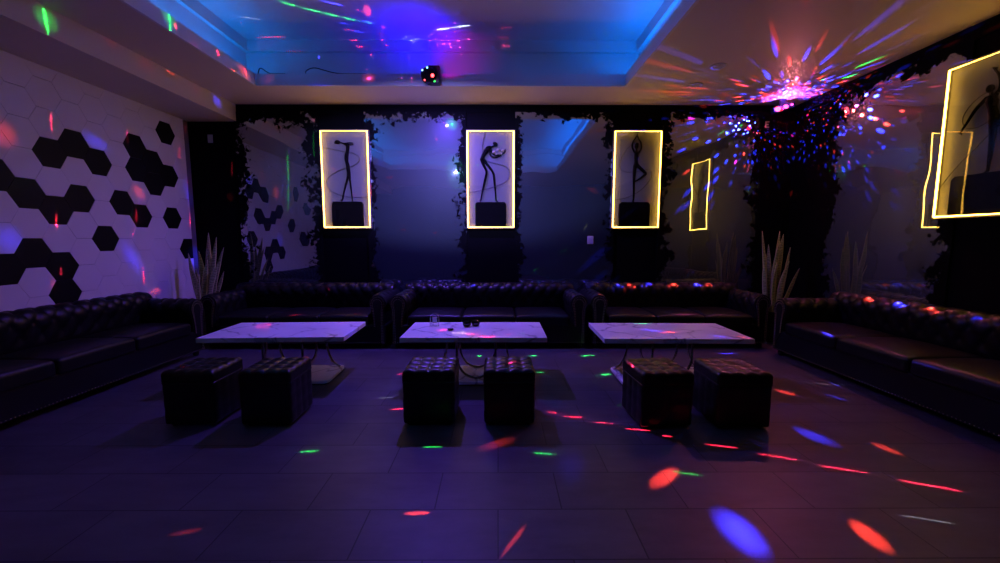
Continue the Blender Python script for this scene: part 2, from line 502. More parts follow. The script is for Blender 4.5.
mirror('smoky mirror panel right of the yoga statue box, reflecting a glowing outline', 2.36, 3.86, 0.35, MT, 4, fog_w=.20, side_w=.22, top_w=.15, yaw=math.radians(1.1))
mirror('smoky mirror panel on the right wall beyond the dancer statue box', 3.80, 5.30, 0.35, 3.20, 5, fog_w=.20, wall='right', side_w=.20, top_w=.18)
mirror('smoky mirror panel on the right wall on the near side of the dancer statue box', 1.6, 3.3, 0.35, 3.20, 6, fog_w=.20, wall='right', side_w=.20, top_w=.18)

# ------------------------------------------------------------------ lit statue boxes and statues
BW, BH, BD = 0.705, 1.405, 0.058
def light_box(label, loc, rz):
    t = thing('illuminated_frame', label, 'light box', loc, rz, 'glowing statue boxes')
    hw, hh = BW/2, BH/2
    MB().box((-hw + .004, -0.012, -hh + .004), (hw - .004, -0.0, hh - .004)).build('backing_board', M['backing'], t)
    r = MB(); k = 0.012
    r.box((-hw, -BD, -hh), (-hw + k, 0, hh)); r.box((hw - k, -BD, -hh), (hw, 0, hh))
    r.box((-hw + k, -BD, -hh), (hw - k, 0, -hh + k)); r.box((-hw + k, -BD, hh - k), (hw - k, 0, hh))
    r.build('box_rim', M['box_rim'], t)
    q = 0.0085 + k
    MB().tube([(-hw + q, -BD, -hh + q), (hw - q, -BD, -hh + q), (hw - q, -BD, hh - q), (-hw + q, -BD, hh - q), (-hw + q, -BD, -hh + q)], .0085, 8).build('led_tube', M['led'], t, smooth=True)
    MB().box((-hw + q + .01, -BD - .002, -hh + q + .01), (hw - q - .01, -BD + .002, hh - q - .01)).build('glass_pane', M['glass'], t)
    return t
ZC = 2.270
FR = [(-2.208, 5.985, ZC, 0.0), (-0.106, 5.985, ZC, 0.0), (2.020, 5.985, ZC, 0.0), (XR - .015, 3.600, 2.305, -PI/2)]
LB = ['glowing light box holding the slender leaning statue, nearest the hexagon wall',
      'glowing light box holding the bent statue with a bundle, above the middle sofa',
      'glowing light box holding the yoga pose statue, beside the reflected outline',
      'glowing light box on the right wall holding the leaping dancer statue']
for (x, y, z, r), lb in zip(FR, LB): light_box(lb, (x, y, z), r)

def fig(build, wire, ped, label, cat, frame, extra=None, name='statue'):
    x, y, z, r = frame
    t = thing(name, label, cat, (x, y, z), r)
    mb = MB(); build(mb)
    f = mb.build('figure', M['statue'], t, smooth=True)
    rm = f.modifiers.new('fuse', 'REMESH'); rm.mode = 'VOXEL'; rm.voxel_size = 0.004; rm.use_smooth_shade = True
    sm = f.modifiers.new('soft', 'SMOOTH'); sm.factor = 0.5; sm.iterations = 2
    if extra: extra(t)
    MB().tube(wire, 0.0042, 6, smooth_steps=8).build('wire_loop', M['black_metal'], t, smooth=True)
    x0, x1, z0, z1, ch = ped
    poly = [(x0, z0), (x1, z0), (x1, z1 - ch), (x1 - ch, z1), (x0 + ch, z1), (x0, z1 - ch)]
    mat = Matrix(((1, 0, 0, 0), (0, 0, 1, 0), (0, 1, 0, 0), (0, 0, 0, 1)))
    MB().prism(poly, -0.052, -0.0125, mat=mat).build('plinth', M['statue'], t, bevel=.004)
    return t
YS = -0.033
def F1(zx, zy, y=YS): 
    return Vector((((zx - 20 - 20*(zy - 35)/495)/248 - .5)*BW, y, (.5 - (zy - 35)/495)*BH + .010))
def F2(zx, zy, y=YS): return Vector((((zx - 36)/245 - .5)*BW, y, (.5 - (zy - 28)/499)*BH + .010))
def F3(zx, zy, y=YS): return Vector((((zx - 33 + 11*(zy - 28)/494)/245 - .5)*BW, y, (.5 - (zy - 28)/494)*BH + .010))
ZB = -BH/2 + 0.0125
YF, YK = YS - .012, YS + .012

def s1(mb):
    h = F1(110, 98); mb.ball(h, (.040, .026, .029), 14)
    mb.ball(F1(98, 101), (.014, .012, .016), 10)                                   # hair bun behind the tilted head
    mb.tube([F1(121, 99), F1(133, 102), F1(148, 109)], [.010, .009, .014], 8, smooth_steps=3)      # neck
    mb.tube([F1(142, 106), F1(158, 112), F1(161, 125), F1(160, 145), F1(155, 165), F1(155, 185), F1(158, 205)],
            [.014, .026, .026, .021, .029, .027, .020], 12, smooth_steps=4)        # torso and skirt
    mb.tube([F1(150, 108, YF), F1(168, 103, YF), F1(187, 103, YF)], [.014, .010, .008], 8, smooth_steps=4)   # arms held straight back
    mb.tube([F1(156, 112, YK), F1(172, 111, YK), F1(188, 110, YK)], [.014, .010, .008], 8, smooth_steps=4)
    for dx in (0, 3):
        mb.tube([F1(186 + dx, 103 + dx), F1(190 + dx, 104 + 2*dx)], [.006, .003], 6)
    mb.tube([F1(158, 200, YF), F1(164, 240, YF), F1(163, 270, YF), F1(152, 315, YF), F1(142, 355, YF), F1(135, 388, YF)],
            [.022, .019, .015, .013, .010, .007], 10, smooth_steps=4)
    mb.tube([F1(159, 200, YK), F1(168, 245, YK), F1(171, 285, YK), F1(176, 320, YK), F1(181, 355, YK), F1(185, 390, YK)],
            [.022, .019, .015, .013, .010, .007], 10, smooth_steps=4)
    mb.tube([F1(137, 385, YF), F1(132, 392, YF - .004), F1(127, 385, YF - .008)], [.008, .009, .005], 8, smooth_steps=2)
    mb.tube([F1(184, 388, YK), F1(186, 393, YK), F1(191, 394, YK)], [.008, .008, .005], 8, smooth_steps=2)
w1 = [F1(*p) for p in ((38, 125), (75, 131), (130, 142), (190, 153), (222, 180), (196, 212), (115, 240), (62, 275), (52, 310), (80, 345), (150, 369), (215, 373), (272, 371))]
w1 = [Vector((p.x, -0.03 + 0.006*math.sin(i), p.z)) for i, p in enumerate(w1)]
fig(s1, w1, (F1(83, 460).x, F1(243, 460).x, ZB, F1(100, 396).z, .030),
    'slender black figure leaning back with arms stretched behind, in the leftmost light box', 'statue', FR[0])

def s2(mb):
    mb.ball(F2(184, 103), (.030, .026, .032), 12)
    mb.ball(F2(178, 97), (.024, .024, .020), 10)
    mb.tube([F2(176, 110), F2(165, 114), F2(156, 120)], [.012, .012, .020], 8, smooth_steps=3)
    mb.tube([F2(160, 116), F2(146, 123), F2(133, 140), F2(121, 160), F2(114, 178)], [.026, .036, .033, .027, .026], 12, smooth_steps=4)
    mb.tube([F2(112, 174, YF), F2(122, 205, YF), F2(137, 240, YF), F2(128, 285, YF), F2(117, 335, YF), F2(108, 384, YF)],
            [.026, .020, .017, .016, .012, .010], 10, smooth_steps=4)
    mb.tube([F2(120, 174, YK), F2(143, 205, YK), F2(170, 243, YK), F2(177, 290, YK), F2(182, 340, YK), F2(185, 385, YK)],
            [.026, .020, .017, .016, .012, .010], 10, smooth_steps=4)
    mb.tube([F2(109, 380, YF), F2(104, 388, YF - .006), F2(108, 392, YF - .012)], [.010, .010, .006], 8, smooth_steps=2)
    mb.tube([F2(184, 382, YK), F2(190, 389, YK), F2(197, 391, YK)], [.010, .010, .006], 8, smooth_steps=2)
    mb.tube([F2(148, 124, YF), F2(154, 147, YF), F2(164, 163, YF), F2(190, 166, YF), F2(214, 158, YF)], [.017, .013, .012, .010, .008], 8, smooth_steps=4)
    mb.tube([F2(156, 122, YK), F2(165, 142, YK), F2(182, 156, YK), F2(210, 152, YK), F2(231, 142, YK)], [.017, .013, .011, .010, .008], 8, smooth_steps=4)
    for k in range(4):
        mb.tube([F2(228, 142 - 3*k), F2(235, 136 - 4*k)], [.006, .003], 6)
def bundle(t):
    mb = MB()
    rr = random.Random(3)
    for (a, b, r) in ((176, 140, .030), (196, 130, .026), (203, 146, .028), (218, 134, .024), (188, 150, .020), (212, 148, .018)):
        p = F2(a, b, YS - .004)
        mb.ball(p, (r, r*.7, r*.85), 10)
    mb.build('bundle', M['stone'], t, smooth=True)['label'] = 'pale stone bundle'
w2 = [F2(*p) for p in ((134, 38), (124, 72), (117, 110), (122, 150), (140, 185), (190, 199), (232, 212), (256, 243), (240, 285), (190, 310), (120, 331), (44, 347))]
w2 = [Vector((p.x, -0.028 + 0.006*math.cos(i), p.z)) for i, p in enumerate(w2)]
fig(s2, w2, (F2(80, 460).x, F2(236, 460).x, ZB, F2(100, 394).z, .026),
    'long legged black figure bending over with a pale bundle in its arms', 'statue', FR[1], bundle)

def s3(mb):
    mb.ball(F3(150, 110), (.029, .028, .040), 14)
    mb.ball(F3(151, 101), (.027, .027, .026), 10)
    mb.tube([F3(150, 122), F3(150, 134)], [.012, .015], 8)
    mb.tube([F3(140, 142), F3(150, 138), F3(160, 142)], [.016, .022, .016], 10, smooth_steps=3)
    mb.tube([F3(150, 138), F3(149, 158), F3(148, 180), F3(149, 203)], [.028, .034, .025, .034], 12, smooth_steps=4)
    for sx, yy in ((-1, YF), (1, YK)):
        c = 151
        mb.tube([F3(c + sx*11, 143, yy), F3(c + sx*24, 118, yy), F3(c + sx*22, 92, yy), F3(c + sx*9, 70, yy), F3(c + sx*2, 52, YS)],
                [.016, .013, .012, .010, .007], 8, smooth_steps=4)
    mb.tube([F3(151, 62), F3(153, 50), F3(155, 40)], [.010, .007, .003], 8)
    mb.tube([F3(143, 203, YS), F3(139, 240, YS), F3(137, 285, YS), F3(138, 335, YS), F3(136, 385, YS)], [.028, .024, .018, .015, .010], 10, smooth_steps=4)
    mb.tube([F3(136, 372), F3(135, 384), F3(134, 390)], [.010, .013, .012], 8)
    mb.tube([F3(155, 204, YK), F3(176, 228, YF - .008), F3(197, 247, YF - .012)], [.028, .023, .017], 10, smooth_steps=4)
    mb.tube([F3(197, 247, YF - .012), F3(172, 268, YF - .008), F3(146, 284, YF)], [.017, .015, .010], 10, smooth_steps=4)
    mb.tube([F3(148, 282, YF), F3(140, 288, YF), F3(134, 300, YF)], [.009, .010, .006], 8, smooth_steps=2)
w3 = [F3(*p) for p in ((208, 40), (180, 60), (140, 88), (96, 130), (68, 180), (66, 215), (92, 236), (150, 236), (205, 226), (228, 240), (214, 285), (165, 335), (100, 368), (36, 379))]
w3 = [Vector((p.x, -0.028 + 0.006*math.cos(i), p.z)) for i, p in enumerate(w3)]
fig(s3, w3, (F3(62, 460).x, F3(219, 460).x, ZB, F3(100, 390).z, .034),
    'black yoga figure standing on one leg with arms joined overhead', 'statue', FR[2])

def s4(mb):
    D = lambda x, z, y=YS: Vector((x, y, z))
    mb.ball(D(-.012, .405), (.028, .028, .036), 14)
    mb.tube([D(-.006, .375), D(.004, .345)], [.013, .016], 8)
    mb.tube([D(.004, .345), D(.012, .29), D(.022, .23), D(.040, .165), D(.045, .12)], [.026, .040, .030, .034, .036], 12, smooth_steps=4)
    mb.tube([D(.020, .34, YK), D(.052, .39, YK), D(.045, .46, YK), D(.020, .525, YK), D(.0, .555, YK)], [.018, .015, .013, .010, .009], 8, smooth_steps=4)
    for k in range(4):
        mb.tube([D(.004, .545, YK), D(-.024 + .014*k, .588 - .004*k, YK - .004)], [.007, .004], 6)
    mb.tube([D(-.012, .335, YF), D(-.055, .295, YF), D(-.10, .245, YF), D(-.150, .155, YF), D(-.188, .095, YF)], [.018, .016, .014, .011, .008], 8, smooth_steps=4)
    for k in range(4):
        mb.tube([D(-.186, .098, YF), D(-.216 + .012*k, .080 - .010*k, YF)], [.007, .003], 6)
    mb.tube([D(.040, .12), D(.046, .03), D(.046, -.05), D(.046, -.16), D(.043, -.255), D(.043, -.312)], [.032, .027, .020, .017, .012, .010], 10, smooth_steps=4)
    mb.tube([D(.043, -.295), D(.028, -.312), D(.012, -.316)], [.011, .011, .006], 8, smooth_steps=2)
    mb.tube([D(.055, .11, YK), D(.125, .075, YK), D(.190, .085, YK), D(.245, .14, YK), D(.285, .20, YK)], [.030, .024, .019, .014, .009], 10, smooth_steps=4)
    mb.tube([D(.283, .196, YK), D(.300, .225, YK)], [.010, .005], 8)
D4 = lambda x, z: Vector((x, -0.03, z))
w4 = [D4(*p) for p in ((-.345, -.42), (-.20, -.22), (-.02, -.03), (.12, .15), (.10, .30), (-.02, .38), (-.13, .33), (-.20, .22), (-.17, .12), (-.06, .10), (.08, .18), (.2, .30), (.34, .36))]
fig(s4, w4, (-.225, .225, ZB, -.318, .03), 'black leaping dancer figure in the light box on the right wall', 'statue', FR[3])

# ------------------------------------------------------------------ tufted sofas
def profile(R, zc, dep_in, dep_out, z_low):
    """inner face up, over the roll, down the outer face; (d, z): d grows from the inner face to the outer one"""
    pts = []
    cx = R + 0.012
    n1 = 9
    a0 = math.radians(208)
    start = (cx + R*math.cos(a0), zc + R*math.sin(a0))
    for i in range(n1):
        t = i/n1
        pts.append((dep_in + (start[0] - dep_in)*t**1.6, z_low + (start[1] - z_low)*t))
    n2 = 30
    a1 = math.radians(-38)
    for i in range(n2 + 1):
        a = a0 + (a1 - a0)*i/n2
        pts.append((cx + R*math.cos(a), zc + R*math.sin(a)))
    e = pts[-1]
    for i in range(1, 7):
        t = i/6
        pts.append((dep_out + (e[0] - dep_out)*(1 - t)**1.5, e[1] + (0.075 - e[1])*t))
    return pts

def roll_body(length, prof, place, p=0.165, q=0.125, t0=0.02, tmax=0.62, amp=0.020, phase=0.0, ds=0.014):
    """sweeps the profile along the length with diamond tufting on the inner face and roll. place(s, d, z) -> point"""
    arc = [0.0]
    for a, b in zip(prof, prof[1:]): arc.append(arc[-1] + math.hypot(b[0] - a[0], b[1] - a[1]))
    nrm = []
    for i in range(len(prof)):
        a = prof[max(i - 1, 0)]; b = prof[min(i + 1, len(prof) - 1)]
        tx, tz = b[0] - a[0], b[1] - a[1]; L = math.hypot(tx, tz) or 1
        nrm.append((-tz/L, tx/L))
    n = max(8, int(length/ds)); m = len(prof)
    vs = []; fs = []
    for i in range(n + 1):
        s = length*i/n
        fade_s = min(1, s/.04, (length - s)/.04)
        for j, (d, z) in enumerate(prof):
            t = arc[j] - t0
            w = max(0.0, min(1, t/.05, (tmax - t)/.08))*max(0.0, fade_s)
            u1 = s/p + phase + t/(2*q); u2 = s/p + phase - t/(2*q)
            f = abs(math.sin(PI*u1))*abs(math.sin(PI*u2))
            e1 = u1 - round(u1); e2 = u2 - round(u2)
            r2 = ((e1 + e2)*.5*p)**2 + ((e1 - e2)*q)**2
            h = w*(amp*(f**0.55) - 0.018*math.exp(-r2/(.020**2)))
            vs.append(place(s, d + nrm[j][0]*h, z + nrm[j][1]*h))
    for i in range(n):
        for j in range(m - 1):
            a = i*m + j
            fs.append((a, a + 1, a + m + 1, a + m))
        fs.append((i*m + m - 1, i*m, i*m + m, i*m + m + m - 1))
    fs.append(tuple(range(m))); fs.append(tuple(n*m + j for j in range(m - 1, -1, -1)))
    return vs, fs

def sofa(label, W, D, loc, rz, ncush=3, phase=0.0, group='tufted black sofas round the lounge'):
    """local frame: x across (0..W), y from the front (0) to the back (D), z up"""
    t = thing('tufted_sofa', label, 'sofa', loc, rz, group)
    aw = 0.235
    # plinth rail
    rb = MB(); rbox(rb, (W/2, (D - .04)/2 + .02, .19), (W/2 - .03, (D - .06)/2, .125), .02, 6)
    rb.build('base_rail', M['leather'], t, smooth=True)
    bt = MB()
    nst = int((W - .1)/.028)
    for i in range(nst):
        bt.ball((.05 + (W - .1)*i/(nst - 1), .021, .085), (.006, .004, .006), 6)
    bt.build('rail_nailheads', M['brass'], t, smooth=True)
    for fx in (.09, W - .09):
        for fy in (.10, D - .12):
            MB().lathe([(.022, 0), (.030, .012), (.034, .035), (.026, .055), (.032, .07)], 14, c=(fx, fy, 0)).build('foot', M['dark_foot'], t, smooth=True)
    # back
    pb = profile(.105, .672, .07, .21, .40)
    v, f = roll_body(W - 2*.08, pb, lambda s, d, z: (.08 + s, D - .315 + d, z), phase=phase)
    MB().add(v, f).build('backrest', M['leather'], t, smooth=True, angle=60)
    # arms
    pa = profile(.105, .592, .055, .19, .30)
    La = D - .13
    for side in (0, 1):
        if side == 0: pl = lambda s, d, z: (aw - d, .035 + s, z)
        else: pl = lambda s, d, z: (W - aw + d, .035 + s, z)
        v, f = roll_body(La, pa, pl, phase=.3, tmax=.52)
        arm = MB().add(v, f).build('armrest', M['leather'], t, smooth=True, angle=60)
        # upholstered front scroll panel
        sc_ = [(d*.86 + .016, z - .010 if z > .5 else z) for d, z in pa]
        px = (lambda d: aw - d) if side == 0 else (lambda d: W - aw + d)
        pm = MB(); n = len(sc_)
        vs = [(px(d), .022, z) for d, z in sc_] + [(px(d), .040, z) for d, z in sc_]
        fs = [tuple(range(n)), tuple(range(2*n - 1, n - 1, -1))] + [(i, (i + 1) % n, n + (i + 1) % n, n + i) for i in range(n)]
        pm.add(vs, fs).build('scroll_panel', M['leather'], arm)
        nh = MB()
        for off in (0.0, .024):
            path = [(d*.86 + .016 + (off if False else 0), z - .010 if z > .5 else z) for d, z in pa]
            cxm = .105; czm = .56
            pp = []
            for d, z in path:
                k = 1 - (off + .008)/.105
                if z >= czm: pp.append((cxm + (d - cxm)*k, czm + (z - czm)*k))
                else: pp.append((cxm + (d - cxm)*k, z))
            acc = 0.0; last = pp[0]
            for a, b in zip(pp, pp[1:]):
                L = math.hypot(b[0]-a[0], b[1]-a[1])
                while acc <= L:
                    fx = acc/L if L > 1e-9 else 0
                    d_, z_ = a[0] + (b[0]-a[0])*fx, a[1] + (b[1]-a[1])*fx
                    nh.ball((px(d_), .021, z_), (.0055, .0045, .0055), 6)
                    acc += .021
                acc -= L
        nh.build('nailhead_trim', M['brass'], arm, smooth=True)
    # seat cushions
    cw = (W - 2*aw)/ncush
    for k in range(ncush):
        hx, hy, hz = cw/2 - .004, (D - .27)/2, .07
        def puff(p, n, hx=hx, hy=hy):
            a = max(0, 1 - (p.x/hx)**2); b = max(0, 1 - (p.y/hy)**2)
            wr = mnoise.noise(Vector((p.x*4 + k*9, p.y*4, 2.0)))*.006
            return Vector((p.x, p.y, p.z + (.030*(a*b)**.6 + wr*a*b)*(1 if p.z > 0 else 0)))
        cm = MB(); rbox(cm, (aw + cw*(k + .5), (D - .27)/2 + .005, .365), (hx, hy, hz), .035, 12, puff)
        cm.build('seat_cushion', M['leather'], t, smooth=True)
    return t

sofa('tufted black leather sofa on the back wall, under the leaning statue', 2.40, .94, (-3.82, 5.03, 0), 0, phase=.1)
sofa('tufted black leather sofa on the back wall, under the statue with a bundle', 2.56, .94, (-1.40, 5.03, 0), 0, phase=.0)
sofa('tufted black leather sofa on the back wall, under the yoga statue', 2.34, .94, (1.18, 5.03, 0), 0, phase=.4)
# right sofa faces -x, left sofa faces +x
sofa('long tufted black leather sofa along the right wall, below the dancer statue', 2.63, .945, (3.365, 4.86, 0), -PI/2, phase=.2)
sofa('long tufted black leather sofa along the white and black hexagon wall', 2.63, .87, (-3.575, 2.23, 0), PI/2, phase=.6)

# ------------------------------------------------------------------ ottomans
def ottoman(label, x, y, rz, s=.40, n=4):
    t = thing('cube_ottoman', label, 'ottoman', (x, y, 0), rz, 'cube ottomans before the tables')
    h = s/2
    body = MB()
    def side(p, nn):
        # soft vertical channel quilting on the sides
        if abs(nn.z) < .5:
            a = p.x if abs(nn.y) > abs(nn.x) else p.y
            b = abs(math.sin(PI*(a + h)*n/s))**.5*abs(math.sin(PI*(p.z + .165)/.33*3))**.5
            return p + nn*(.006*b - .003)
        return p
    rbox(body, (0, 0, .185), (h - .004, h - .004, .165), .018, 20, side)
    body.build('quilted_body', M['vinyl'], t, smooth=True)
    top = MB()
    def tuft(p, nn):
        if p.z > 0.01:
            fx = abs(math.sin(PI*(p.x + h)*n/s)); fy = abs(math.sin(PI*(p.y + h)*n/s))
            e = min(1, max(0, (h - max(abs(p.x), abs(p.y)))/.03))
            rx = (p.x + h)*n/s; ry = (p.y + h)*n/s
            r2 = ((rx - round(rx))**2 + (ry - round(ry))**2)
            k = (fx*fy)**.45
            return Vector((p.x, p.y, p.z + (.016*k - .008*math.exp(-r2/.02))*(.35 + .65*e)))
        return p
    rbox(top, (0, 0, .378), (h, h, .045), .022, 28, tuft)
    top.build('tufted_top', M['vinyl'], t, smooth=True)
    pip = MB(); q = h - .002; c = .02
    loop = []
    for (sx, sy, a0) in ((1, 1, 0), (-1, 1, 90), (-1, -1, 180), (1, -1, 270)):
        for k in range(5):
            a = math.radians(a0 + 90*k/4)
            loop.append((sx*(q - c) + c*math.cos(a), sy*(q - c) + c*math.sin(a), .340))
    pip.tube(loop, .005, 6, closed=True)
    pip.build('piping', M['vinyl'], t, smooth=True)
    for fx in (-1, 1):
        for fy in (-1, 1):
            MB().lathe([(.016, 0), (.020, .008), (.020, .024)], 12, c=(fx*(h - .05), fy*(h - .05), 0)).build('foot', M['dark_foot'], t, smooth=True)
ottoman('black cube ottoman nearest the left sofa, before the leftmost marble table', -2.315, 3.075, .02, .385)
ottoman('black cube ottoman beside the base of the leftmost marble table', -1.745, 3.075, .03, .385)
ottoman('black cube ottoman at the left end of the middle marble table', -.522, 3.085, .005, .395)
ottoman('black cube ottoman at the right end of the middle marble table', .085, 3.085, 0, .39)
ottoman('slightly turned black cube ottoman with red lit top, before the rightmost table', 1.238, 3.03, .07)
ottoman('black cube ottoman nearest the right sofa, before the rightmost table', 1.815, 3.02, -.02, .405)

# ------------------------------------------------------------------ marble tables
def table(label, x, y, rz, w=1.37, d=.705):
    t = thing('marble_coffee_table', label, 'table', (x, y, 0), rz, 'marble tables in a row')
    tp = MB(); rbox(tp, (0, 0, .477), (w/2, d/2, .023), .004, 6)
    tp.build('table_top', M['marble'], t, smooth=True, angle=50)
    bw, bd, r = .47, .255, .06
    poly = []
    for (sx, sy, a0) in ((1, 1, 0), (-1, 1, 90), (-1, -1, 180), (1, -1, 270)):
        for k in range(7):
            a = math.radians(a0 + 90*k/6)
            poly.append((sx*(bw - r) + r*math.cos(a), sy*(bd - r) + r*math.sin(a)))
    MB().prism(poly, 0.014, .042).build('base_slab', M['marble'], t, bevel=.004)
    poly2 = [(px*.985, py*.97) for px, py in poly]
    MB().prism(poly2, 0.0, .016).build('base_plate', M['black_metal'], t)
    # curved tubular legs flaring outward at the foot, and inner bowed bars
    def leg(pts, r=.011): MB().tube(pts, r, 10, smooth_steps=8).build('leg', M['steel'], t, smooth=True)
    for s in (-1, 1):
        leg([(s*.31, .16, .455), (s*.312, .16, .33), (s*.33, .16, .20), (s*.375, .165, .10), (s*.44, .17, .050)])
    for yy in (.165, -.17):
        leg([(-.17, yy, .455), (-.175, yy, .33), (-.165, yy, .20), (-.11, yy, .105), (-.03, yy, .060), (.06, yy, .062), (.15, yy, .12), (.20, yy, .22), (.205, yy, .34), (.20, yy, .455)], .012)
    MB().box((-.36, -.20, .448), (.36, .20, .456)).build('mounting_plate', M['black_metal'], t)
    return t
table('white marble table in front of the leftmost back sofa, tabletop glowing violet', -2.128, 4.000, math.radians(2.2), 1.345)
table('white marble table in the middle, with the small glass items on it', -.228, 3.985, 0)
table('white marble table in front of the yoga statue sofa, crossed by dark veins', 1.668, 3.930, math.radians(-1.2))

# things on the middle table (top at z = .50)
def TT(px, py): return (px, py, .5005)
t = thing('acrylic_sign_holder', 'clear arched acrylic holder with a white card on the middle table', 'sign holder', (-.665, 4.13, .5005), .12)
arch = MB(); oz = .03
pl = [(-.045, .0), (-.045, .085)] + [(.045*math.cos(math.radians(a)), .085 + .045*math.sin(math.radians(a))) for a in range(165, 0, -15)] + [(.045, .085), (.045, 0)]
arch.tube([(a, 0, b + .004) for a, b in pl], .0032, 8); arch.build('arched_rim', M['white_plastic'], t, smooth=True)
MB().prism([(a*.93, b*.97 + .004) for a, b in pl], -.0012, .0012, mat=Matrix(((1,0,0,0),(0,0,1,0),(0,1,0,0),(0,0,0,1)))).build('clear_panel', M['glass'], t)
MB().box((-.022, -.004, .035), (.026, -.002, .100)).build('card', M['card'], t)
MB().box((-.05, -.03, 0), (.05, .03, .006)).build('foot_plate', M['glass'], t)
for i, (x, y, lb) in enumerate(((-.325, 4.10, 'round dark glass votive holder on the middle table, nearer the acrylic holder'), (-.235, 4.13, 'round dark glass votive holder on the middle table, farther from the acrylic holder'))):
    t = thing('votive_holder', lb, 'candle holder', TT(x, y), 0, 'dark glass votives')
    pr = [(.020, 0), (.034, .006), (.043, .025), (.044, .042), (.038, .062), (.032, .070), (.028, .070), (.034, .060), (.039, .042), (.038, .026), (.028, .010), (.001, .009)]
    MB().lathe(pr, 24).build('glass_bowl', M['smoke_glass'], t, smooth=True)
    MB().lathe([(.001, .011), (.024, .011), (.025, .028), (.022, .030), (.001, .029)], 18).build('candle', M['card'], t, smooth=True)
    MB().tube([(0, 0, .028), (0, 0, .036)], .0012, 6).build('wick', M['cable'], t)
t = thing('ashtray', 'tiny dark ashtray lying on the middle marble table', 'ashtray', TT(-.475, 3.93), 0)
MB().lathe([(.020, 0), (.026, .004), (.028, .018), (.025, .020), (.022, .008), (.001, .006)], 20).build('bowl', M['smoke_glass'], t, smooth=True)
MB().lathe([(.026, .017), (.030, .019), (.028, .022), (.024, .020)], 20).build('rim', M['black_metal'], t, smooth=True)

# ------------------------------------------------------------------ snake plants
def snake_plant(label, loc, leaves, seed):
    t = thing('snake_plant', label, 'plant', loc, 0, 'potted snake plants in the corners')
    MB().lathe([(.11, 0), (.125, .01), (.155, .36), (.165, .40), (.165, .43), (.145, .43), (.140, .39), (.001, .39)], 28).build('pot', M['pot'], t, smooth=True, angle=40)
    so = MB(); so.lathe([(.001, .392), (.139, .392), (.138, .405), (.06, .412), (.001, .414)], 24); so.build('soil', M['soil'], t, smooth=True)
    rr = random.Random(seed)
    for (bx, by, tx, ty, zt, w) in leaves:
        b = Vector((bx, by, .40)); tip = Vector((tx, ty, zt))
        ang = rr.uniform(-.5, .5); L = (tip - b).length
        lm = MB(); rows = 16; prof = []
        side0 = Vector((math.cos(ang), math.sin(ang), 0))
        vs = []; fs = []; ms = []
        bow = Vector((rr.uniform(-.03, .03), rr.uniform(-.02, .02), 0))
        tw = rr.uniform(-.6, .6)
        for i in range(rows + 1):
            k = i/rows
            c = b.lerp(tip, k) + bow*math.sin(PI*k) + (Vector((tip.x - b.x, tip.y - b.y, 0))*(k*k - k)*.5)
            a = ang + tw*k
            sd = Vector((math.cos(a), math.sin(a), 0)); nm = Vector((-math.sin(a), math.cos(a), 0))
            wd = w*(.42 + .58*math.sin(PI*min(1, .12 + k*.62))) * (1 if k < .62 else max(.02, math.cos((k - .62)/.38*PI/2)**.8))
            for (u, dn) in ((-1, .10), (-.8, .04), (0, -.22), (.8, .04), (1, .10)):
                vs.append(c + sd*(wd*u) + nm*(wd*dn + .003))
            for (u, dn) in ((1, .10), (.8, .04), (0, -.22), (-.8, .04), (-1, .10)):
                vs.append(c + sd*(wd*u) + nm*(wd*dn - .003))
        for i in range(rows):
            for j in range(10):
                j2 = (j + 1) % 10
                fs.append((i*10 + j, i*10 + j2, i*10 + 10 + j2, i*10 + 10 + j))
                ms.append(1 if j in (0, 3, 4, 5, 8, 9) else 0)
        fs.append(tuple(range(9, -1, -1))); fs.append(tuple(rows*10 + j for j in range(10))); ms += [0, 1]
        lm.v = [tuple(p) for p in vs]; lm.f = fs; lm.m = ms
        lm.build('leaf', [M['leaf'], M['leaf_edge']], t, smooth=True)
    return t
# leaf list: base x, y, tip x, y, tip z, half width
snake_plant('snake plant behind the sofas in the corner beside the hexagon wall', (-4.0, 5.45, 0), [
    (-.05, .02, -.075, .03, 1.26, .032), (-.02, .05, .055, .06, 1.50, .036), (.02, -.02, .200, .00, 1.44, .034), (.05, .04, .255, .05, 1.30, .030),
    (-.06, -.03, -.18, -.02, 1.22, .034), (.00, -.05, .10, -.06, 1.14, .036), (.06, -.02, .24, -.05, 1.10, .034), (-.03, -.06, -.10, -.10, 1.06, .034),
    (.03, .00, .08, .01, 1.32, .032), (.07, -.04, .29, -.03, .98, .024), (-.08, .03, -.15, .05, 1.00, .03), (-.01, -.08, .02, -.12, .95, .028)], 5)
snake_plant('snake plant behind the sofas in the corner under the red party light', (3.79, 5.45, 0), [
    (-.09, .00, -.205, .00, 1.52, .026), (-.05, -.03, -.135, -.04, 1.34, .030), (.00, .03, .055, .03, 1.52, .032), (.04, .00, .095, .01, 1.48, .038),
    (-.02, -.05, .005, -.05, 1.38, .034), (.06, -.03, .165, -.04, 1.30, .028), (.03, -.06, .13, -.09, 1.12, .030), (-.06, .04, -.10, .05, 1.22, .030),
    (.09, -.03, .295, -.06, 1.02, .026), (-.03, -.08, -.05, -.11, 1.10, .030), (-.09, -.04, -.185, -.05, 1.06, .026)], 9)

